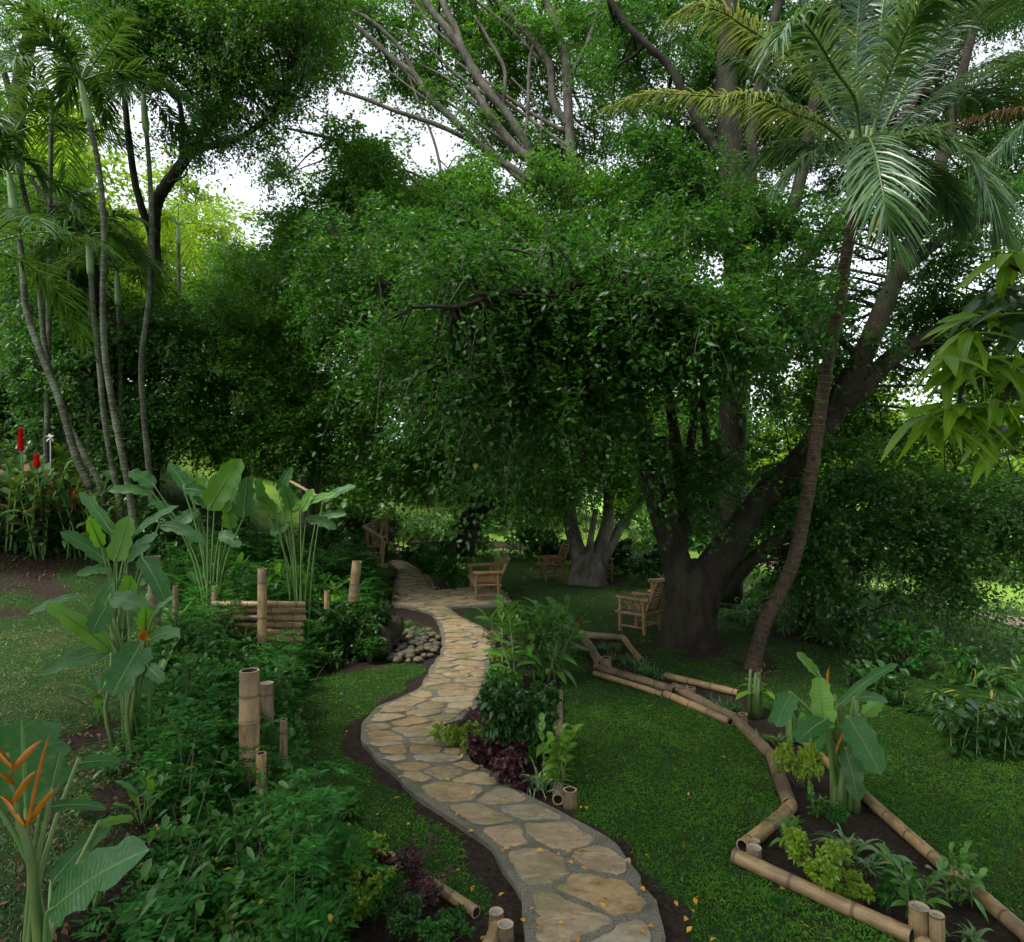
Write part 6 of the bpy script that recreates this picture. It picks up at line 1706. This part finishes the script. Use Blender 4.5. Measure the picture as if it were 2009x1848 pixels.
# bamboo thicket near the far path
bt = thing('bamboo_thicket', 'pale feathery bamboo clump above the railing', 'bamboo', P(625, 1010, 19))
mb = MB()
for i in range(14):
    x = rng.uniform(-28, 28); a_ = P(625 + x, 1010, 19 + rng.normal(0, .3)); e_ = P(625 + x * 1.8 + rng.normal(0, 10), rng.uniform(800, 880), 19)
    addtube(mb, smooth([a_, (a_ + e_) / 2 + [0, 0, .1], e_], 8), np.linspace(.03, .008, 8), 5)
mb.build('culm', M['stem_y'], bt)
n = 2600; c = P(625, 870, 19) + rng.normal(0, 1, (n, 3)) * [.55, .5, .62]
v, f, uv = quadleaf(c, sph(n) * [1, 1, .5] - Zv * .4, Zv + rng.normal(0, .4, (n, 3)), rng.uniform(.16, .32, n), .035, .3)
MB().add(v, f, uv).build('foliage', M['mid'], bt)

# ---------------------------------------------------------------- palms
def pfrond(mb, pts, ll, n=60, lw=.035, r0=.022, ldroop=.6, ang=1.0, endf=.45, v_up=.2, m_leaf=0, jit=.1, start=.14):
    rc = smooth([P(*p) for p in pts], 26)
    pinnate(mb, rc, r0, n, ll, lw, ldroop, ang, m_leaf, m_leaf + 1, nseg=4, endf=endf, v_up=v_up, jit=jit, start=start)
dp = 9.6
cp = thing('coconut_palm', 'coconut palm with a thin ringed curving trunk and big pale drooping fronds', 'palm', G(1474, 1312))
mb = MB(); g0 = G(1474, 1312); dd0 = g0[1]
tp = [(1474, 1322, dd0, 22), (1480, 1290, dd0, 16), (1500, 1220, dd0, 15), (1530, 1160, dd0, 15), (1556, 1100, dd0 - .1, 15), (1572, 1030, dd0 - .1, 15), (1590, 930, dd0 - .2, 14), (1606, 820, dd0 - .3, 14), (1622, 720, dd0 - .4, 13), (1642, 610, dd0 - .5, 13), (1658, 510, dd0 - .6, 12.5), (1672, 430, dd0 - .6, 13), (1686, 340, dd0 - .65, 12)]
s3 = smooth([P(a, b, c_) for a, b, c_, _ in tp], 150)
rr = .88 * np.interp(np.linspace(0, 12, 150), range(13), [a[3] * a[2] / F for a in tp]) * (1 + .045 * np.sin(np.arange(150) * 2.1))
addtube(mb, s3, rr, 16, wob=.03)
mb.build('trunk', M['bark_coco'], cp)
# crownshaft leaf bases
mb = MB()
for i in range(9):
    a = i * 2.4; b0 = P(1680, 400 - i * 4, 9.7)
    addtube(mb, smooth([b0 + [math.cos(a) * .05, math.sin(a) * .05, -.05], b0 + [math.cos(a) * .10, math.sin(a) * .10, .35], P(1690, 270, 9.65) + [math.cos(a) * .14, math.sin(a) * .14, .1]], 8), np.linspace(.05, .03, 8), 6)
mb.build('leaf_base', M['stem_y'], cp)
FR = [('coco', [(1690, 330, 9.6), (1680, 204, 9.2), (1640, 140, 8.8), (1604, 80, 8.5), (1575, 45, 8.3), (1545, 48, 8.1), (1525, 80, 8.0)], .85, 60, .55),
      ('coco_y', [(1690, 320, 9.8), (1600, 170, 9.8), (1530, 95, 9.7), (1465, 55, 9.6), (1417, 24, 9.5), (1365, 12, 9.4), (1318, 34, 9.3)], .62, 64, .8),
      ('coco_y', [(1692, 315, 9.5), (1624, 249, 9.0), (1555, 221, 8.7), (1507, 198, 8.5), (1462, 186, 8.3), (1400, 196, 8.2)], .62, 60, .9),
      ('coco_y', [(1690, 318, 9.9), (1600, 235, 10.2), (1480, 196, 10.4), (1358, 186, 10.5), (1271, 185, 10.6), (1188, 212, 10.7)], .50, 64, .7),
      ('coco', [(1696, 330, 9.3), (1700, 270, 8.7), (1716, 300, 8.3), (1730, 370, 8.0), (1742, 440, 7.9), (1750, 480, 7.9)], .75, 60, .55),
      ('coco', [(1700, 325, 9.5), (1750, 278, 9.1), (1832, 264, 8.7), (1900, 312, 8.4), (1940, 385, 8.2), (1960, 462, 8.2)], 1.0, 84, .55),
      ('coco', [(1700, 320, 9.7), (1725, 200, 9.6), (1758, 110, 9.3), (1790, 40, 9.0), (1832, -5, 8.8), (1890, -10, 8.6)], .9, 70, .7),
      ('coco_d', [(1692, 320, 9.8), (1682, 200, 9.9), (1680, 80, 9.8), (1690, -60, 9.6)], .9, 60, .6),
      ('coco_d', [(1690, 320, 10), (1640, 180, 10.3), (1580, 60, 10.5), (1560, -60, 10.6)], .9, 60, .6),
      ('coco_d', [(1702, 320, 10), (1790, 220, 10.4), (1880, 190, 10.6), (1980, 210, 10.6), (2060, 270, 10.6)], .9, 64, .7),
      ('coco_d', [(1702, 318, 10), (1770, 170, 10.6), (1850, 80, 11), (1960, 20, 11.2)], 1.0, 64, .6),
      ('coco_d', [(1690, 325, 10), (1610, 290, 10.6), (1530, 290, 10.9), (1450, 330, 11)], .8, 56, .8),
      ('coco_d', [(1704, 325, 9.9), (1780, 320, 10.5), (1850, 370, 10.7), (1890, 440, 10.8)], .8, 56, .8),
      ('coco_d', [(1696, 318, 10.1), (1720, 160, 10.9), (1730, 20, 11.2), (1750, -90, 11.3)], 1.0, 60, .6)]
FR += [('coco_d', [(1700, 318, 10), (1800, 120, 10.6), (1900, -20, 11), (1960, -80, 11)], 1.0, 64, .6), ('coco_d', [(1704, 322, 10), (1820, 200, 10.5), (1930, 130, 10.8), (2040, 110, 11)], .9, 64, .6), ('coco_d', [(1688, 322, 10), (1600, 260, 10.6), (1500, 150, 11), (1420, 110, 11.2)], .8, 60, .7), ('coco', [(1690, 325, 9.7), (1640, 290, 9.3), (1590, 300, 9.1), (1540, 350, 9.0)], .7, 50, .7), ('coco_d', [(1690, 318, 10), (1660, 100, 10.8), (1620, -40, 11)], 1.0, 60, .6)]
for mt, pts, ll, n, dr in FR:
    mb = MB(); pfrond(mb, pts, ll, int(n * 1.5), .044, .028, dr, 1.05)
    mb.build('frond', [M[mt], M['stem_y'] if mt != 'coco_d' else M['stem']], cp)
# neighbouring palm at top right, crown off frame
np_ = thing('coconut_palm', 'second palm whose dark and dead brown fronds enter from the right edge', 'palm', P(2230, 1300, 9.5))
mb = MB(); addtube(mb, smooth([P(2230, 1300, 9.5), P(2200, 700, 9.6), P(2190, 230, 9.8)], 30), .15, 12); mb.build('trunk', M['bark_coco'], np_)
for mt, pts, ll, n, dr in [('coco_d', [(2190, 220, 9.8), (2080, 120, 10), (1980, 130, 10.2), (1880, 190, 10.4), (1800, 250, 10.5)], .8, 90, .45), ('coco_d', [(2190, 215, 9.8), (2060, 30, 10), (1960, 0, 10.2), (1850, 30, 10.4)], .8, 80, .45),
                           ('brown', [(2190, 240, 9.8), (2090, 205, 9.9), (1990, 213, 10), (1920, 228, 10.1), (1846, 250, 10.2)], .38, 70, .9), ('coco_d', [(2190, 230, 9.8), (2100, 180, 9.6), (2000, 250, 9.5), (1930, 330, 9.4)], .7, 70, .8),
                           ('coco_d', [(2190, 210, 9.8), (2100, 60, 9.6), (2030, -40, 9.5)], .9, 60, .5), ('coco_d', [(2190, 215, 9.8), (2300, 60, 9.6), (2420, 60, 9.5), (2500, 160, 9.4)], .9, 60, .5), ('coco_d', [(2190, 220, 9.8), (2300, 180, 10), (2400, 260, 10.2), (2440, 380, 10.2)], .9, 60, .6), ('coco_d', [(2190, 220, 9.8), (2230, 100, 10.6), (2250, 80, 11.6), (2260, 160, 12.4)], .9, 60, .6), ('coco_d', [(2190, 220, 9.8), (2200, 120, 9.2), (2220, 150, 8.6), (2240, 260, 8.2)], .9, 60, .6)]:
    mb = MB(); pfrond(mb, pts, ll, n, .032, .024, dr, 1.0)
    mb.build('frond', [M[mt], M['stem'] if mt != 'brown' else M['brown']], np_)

def slender(label, tp, d, crown_n=8, L=1.9, ll=.55, mat='palm', seed=1, w=9, droop=.8, shaft=.9):
    r = np.random.default_rng(seed)
    pts = [P(u, v, d) for u, v in tp]
    root = thing('slender_palm', label, 'palm', pts[0], 'slender ringed palms on the left')
    s = smooth(pts, 60); R = w * d / F / 2
    mb = MB(); R *= .8; addtube(mb, s, np.linspace(R * 1.15, R * .8, 60) * (1 + .05 * np.sin(np.arange(60) * 2.6)), 12, wob=.04); mb.build('trunk', M['bark_palm'], root)
    top = s[-1]; dr_ = norm(s[-1] - s[-4])
    e = top + dr_ * shaft
    mb = MB(); addtube(mb, smooth([top, top + dr_ * shaft * .25, top + dr_ * shaft * .7, e], 10), [R * .85, R * 1.25, R * 1.35, R * 1.3, R * 1.2, R * 1.1, R, R * .8, R * .6, R * .5], 10); mb.build('crownshaft', M['shaft'], root)
    for i in range(crown_n):
        mb = MB()
        rc = arch(e - dr_ * .1, i * 2.4 + r.normal(0, .3), r.uniform(.3, 1.3), 1.25 * L * r.uniform(.85, 1.15), droop * r.uniform(.6, 1.3), 14, r.normal(0, .2))
        pinnate(mb, rc, .018, 44, ll * 1.3, .05, .55, 1.0, start=.16, nseg=3, v_up=.35)
        mb.build('frond', [M[mat], M['stem']], root)
    return root
slender('thin leaning palm at the far left whose trunk slants to the lower right', [(178, 960), (149, 895), (118, 788), (80, 691), (52, 608), (42, 500), (30, 420)], 12.5, 7, 1.7, .5, 'palm', 1, 16)
slender('second leaning palm trunk close behind the far left one', [(205, 1000), (194, 947), (163, 885), (121, 802), (92, 700), (80, 600), (70, 480), (50, 390), (40, 340)], 13.2, 8, 1.9, .55, 'palm', 2, 13)
slender('grey palm trunk curving gently, left of the closely paired trunks', [(240, 1030), (235, 989), (221, 919), (204, 816), (194, 712), (184, 620), (178, 540)], 12.8, 6, 1.4, .45, 'palm', 3, 13, 1.0)
slender('tall pale ringed palm trunk reaching the high fanned crown', [(265, 1040), (259, 1006), (249, 937), (228, 833), (208, 712), (202, 608), (204, 450), (194, 330), (176, 240)], 12.2, 9, 1.9, .55, 'palm', 4, 15)
slender('tallest slim palm trunk with a dark crown right of the group', [(298, 985), (294, 937), (284, 833), (277, 712), (290, 600), (298, 484), (294, 346), (287, 260)], 13.4, 7, 1.4, .5, 'bush_dark', 5, 13)
slender('palm at the left edge with fronds cut by the picture border', [(-20, 1000), (-30, 800), (-40, 600)], 9.5, 8, 2.1, .6, 'palm', 6, 18, .7)
slender('high-crowned palm at the top left with a broad dark fan', [(90, 930), (95, 700), (98, 420), (100, 260)], 14.5, 9, 2.2, .75, 'palm', 7, 12)
slender('short palm with arched crown among the left trunks', [(240, 960), (238, 760), (232, 600)], 15, 8, 1.8, .55, 'palm_y', 8, 12)
slender('palm with drooping crown between the left trunks', [(130, 930), (134, 700), (138, 500)], 15.5, 8, 1.9, .6, 'palm', 9, 12)
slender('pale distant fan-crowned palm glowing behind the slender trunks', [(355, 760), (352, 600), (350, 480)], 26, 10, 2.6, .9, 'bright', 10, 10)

# ---------------------------------------------------------------- mango branch at the right
mg = thing('mango_tree', 'mango branch with long lime and dark leaves hanging in from the right edge', 'tree', P(2420, 1900, 3.6))
mb = MB(); r = np.random.default_rng(77)
addtube(mb, smooth([P(2450, 1900, 3.6), P(2400, 1300, 3.7), P(2380, 700, 3.8), P(2360, 200, 3.9)], 20), np.linspace(.13, .07, 20), 12, wob=.06)
mb.build('trunk', M['bark_dark'], mg)
mb = MB()
br = [[P(2380, 800, 3.8), P(2150, 640, 3.5), P(2000, 620, 3.3), P(1900, 640, 3.2)], [P(2150, 640, 3.5), P(2060, 560, 3.3), P(1980, 520, 3.2)], [P(2050, 625, 3.35), P(2000, 720, 3.2), P(1960, 800, 3.1)], [P(2380, 850, 3.8), P(2150, 800, 3.3), P(2010, 740, 3.2)], [P(1960, 640, 3.2), P(1900, 720, 3.15), P(1880, 790, 3.1)]]
bs = []
for b in br:
    s = smooth(b, 14); bs.append(s); addtube(mb, s, np.linspace(.022, .008, 14), 7)
mb.build('branches', M['bark_dark'], mg)
def whorl(uvd, n, mat, L, W, spread, down, seed):
    r = np.random.default_rng(seed); c = P(*uvd)
    az = np.arange(n) * 2.4 + r.normal(0, .3, n)
    d = np.stack([np.cos(az) * spread, np.sin(az) * spread * .8, -down + r.normal(0, .3, n)], 1)
    v, f, uv = strip(np.tile(c, (n, 1)) + r.normal(0, .015, (n, 3)), d, Zv + r.normal(0, .3, (n, 3)) + [0, -.5, 0], L * r.uniform(.45, 1.25, n), W * r.uniform(.65, 1.2, n), 'lance', 9, r.uniform(.1, .8, n), .28, .10)
    return v, f, uv
lm, dm = MB(), MB()
mr = np.random.default_rng(91)
for i in range(150):
    y_ = mr.uniform(2.2, 5.4); x_ = .95 * y_ + mr.uniform(.3, 2.6); z_ = mr.uniform(4.4, 6.6)
    n_ = 9; az = np.arange(n_) * 2.4 + mr.normal(0, .3, n_)
    v, f, uv = strip(np.tile([x_, y_, z_], (n_, 1)), np.stack([np.cos(az), np.sin(az), mr.normal(-.2, .3, n_)], 1), Zv + mr.normal(0, .3, (n_, 3)), .26, .06, 'lance', 5, .4, .28)
    dm.add(v, f, uv)
mb = MB()
for i in range(14):
    e_ = np.array([mr.uniform(3.2, 6.2), mr.uniform(2.4, 5.2), mr.uniform(4.6, 6.4)]); e_[0] = max(e_[0], .95 * e_[1] + .4); o_ = P(2360, 200, 3.9)
    addtube(mb, smooth([P(2370, 500, 3.85), (P(2370, 500, 3.85) + e_) / 2 + [0, 0, .3], e_], 8), np.linspace(.05, .012, 8), 6)
mb.build('upper_branches', M['bark_dark'], mg)
for i, (u, v, d, n, dk) in enumerate([(1895, 660, 3.2, 13, 0), (1880, 800, 3.1, 14, 0), (1950, 790, 3.1, 12, 0), (1985, 500, 3.2, 9, 0), (1870, 720, 3.15, 10, 0), (1920, 700, 3.1, 12, 0), (1990, 730, 3.15, 10, 0), (1930, 620, 3.2, 9, 0), (2010, 830, 3.1, 8, 0), (1950, 860, 3.15, 7, 0), (1850, 790, 3.15, 7, 0),
    (1960, 570, 3.3, 8, 1), (2000, 600, 3.1, 8, 1), (1945, 600, 3.3, 6, 1), (1985, 840, 3.3, 5, 1), (2015, 880, 3.2, 4, 1), (2020, 640, 3.1, 7, 1), (1880, 810, 3.3, 4, 1), (2030, 760, 3.2, 6, 1), (1850, 700, 3.1, 9, 0), (1830, 820, 3.1, 8, 0), (1990, 800, 3.05, 8, 0), (2010, 500, 3.2, 8, 0)]):
    w = whorl((u, v, d), int(n * 1.15), None, .25 if not dk else .23, .056 if not dk else .066, 1.1, .32 if not dk else .2, 300 + i)
    (dm if dk else lm).add(*w)
lm.build('young_leaves', M['mango'], mg); dm.build('old_leaves', M['mango_d'], mg)

# unseen tree added behind the camera so its crown shades the foreground
sr = np.random.default_rng(55)
sh = thing('added_shade_tree', 'unseen tree added behind the viewpoint so its crown shades the foreground', 'tree', (3.5, -5, float(hgt(3.5, -5))))
tm = MB(); sl_ = []
for pts in ([(3.5, -5, -.3), (3.4, -4.8, 3), (3, -4, 6), (2, -2, 9)], [(3.3, -4.5, 4.5), (0, -3, 7.5), (-4, 0, 9)], [(3.2, -4.3, 5), (6, -1, 8), (8, 3, 9.5)], [(3, -4, 6), (-1, 0, 9), (-2, 4, 10)]):
    s_ = smooth([np.array(p, float) for p in pts], 24); r_ = np.linspace(.4 if pts[0][2] < 0 else .2, .08, 24); addtube(tm, s_, r_, 12); sl_.append((s_, r_))
tm.build('trunk', M['bark_dark'], sh)
bl_ = np.column_stack([sr.uniform(-9, 11, SHN), sr.uniform(-8, 6.5, SHN), sr.uniform(8.5, 11, SHN), sr.uniform(.8, 1.4, SHN)])
bl_ = bl_[bl_[:, 2] > 5.6 + .86 * np.clip(bl_[:, 1], 0, 20)]
cm = MB(); crown(cm, bl_, sr, clumps=8, sprays=8, K=8, SL=.9, LL=.26, LW=.14, gapk=0)
cm.build('crown', [M['fig'], M['twig']], sh)
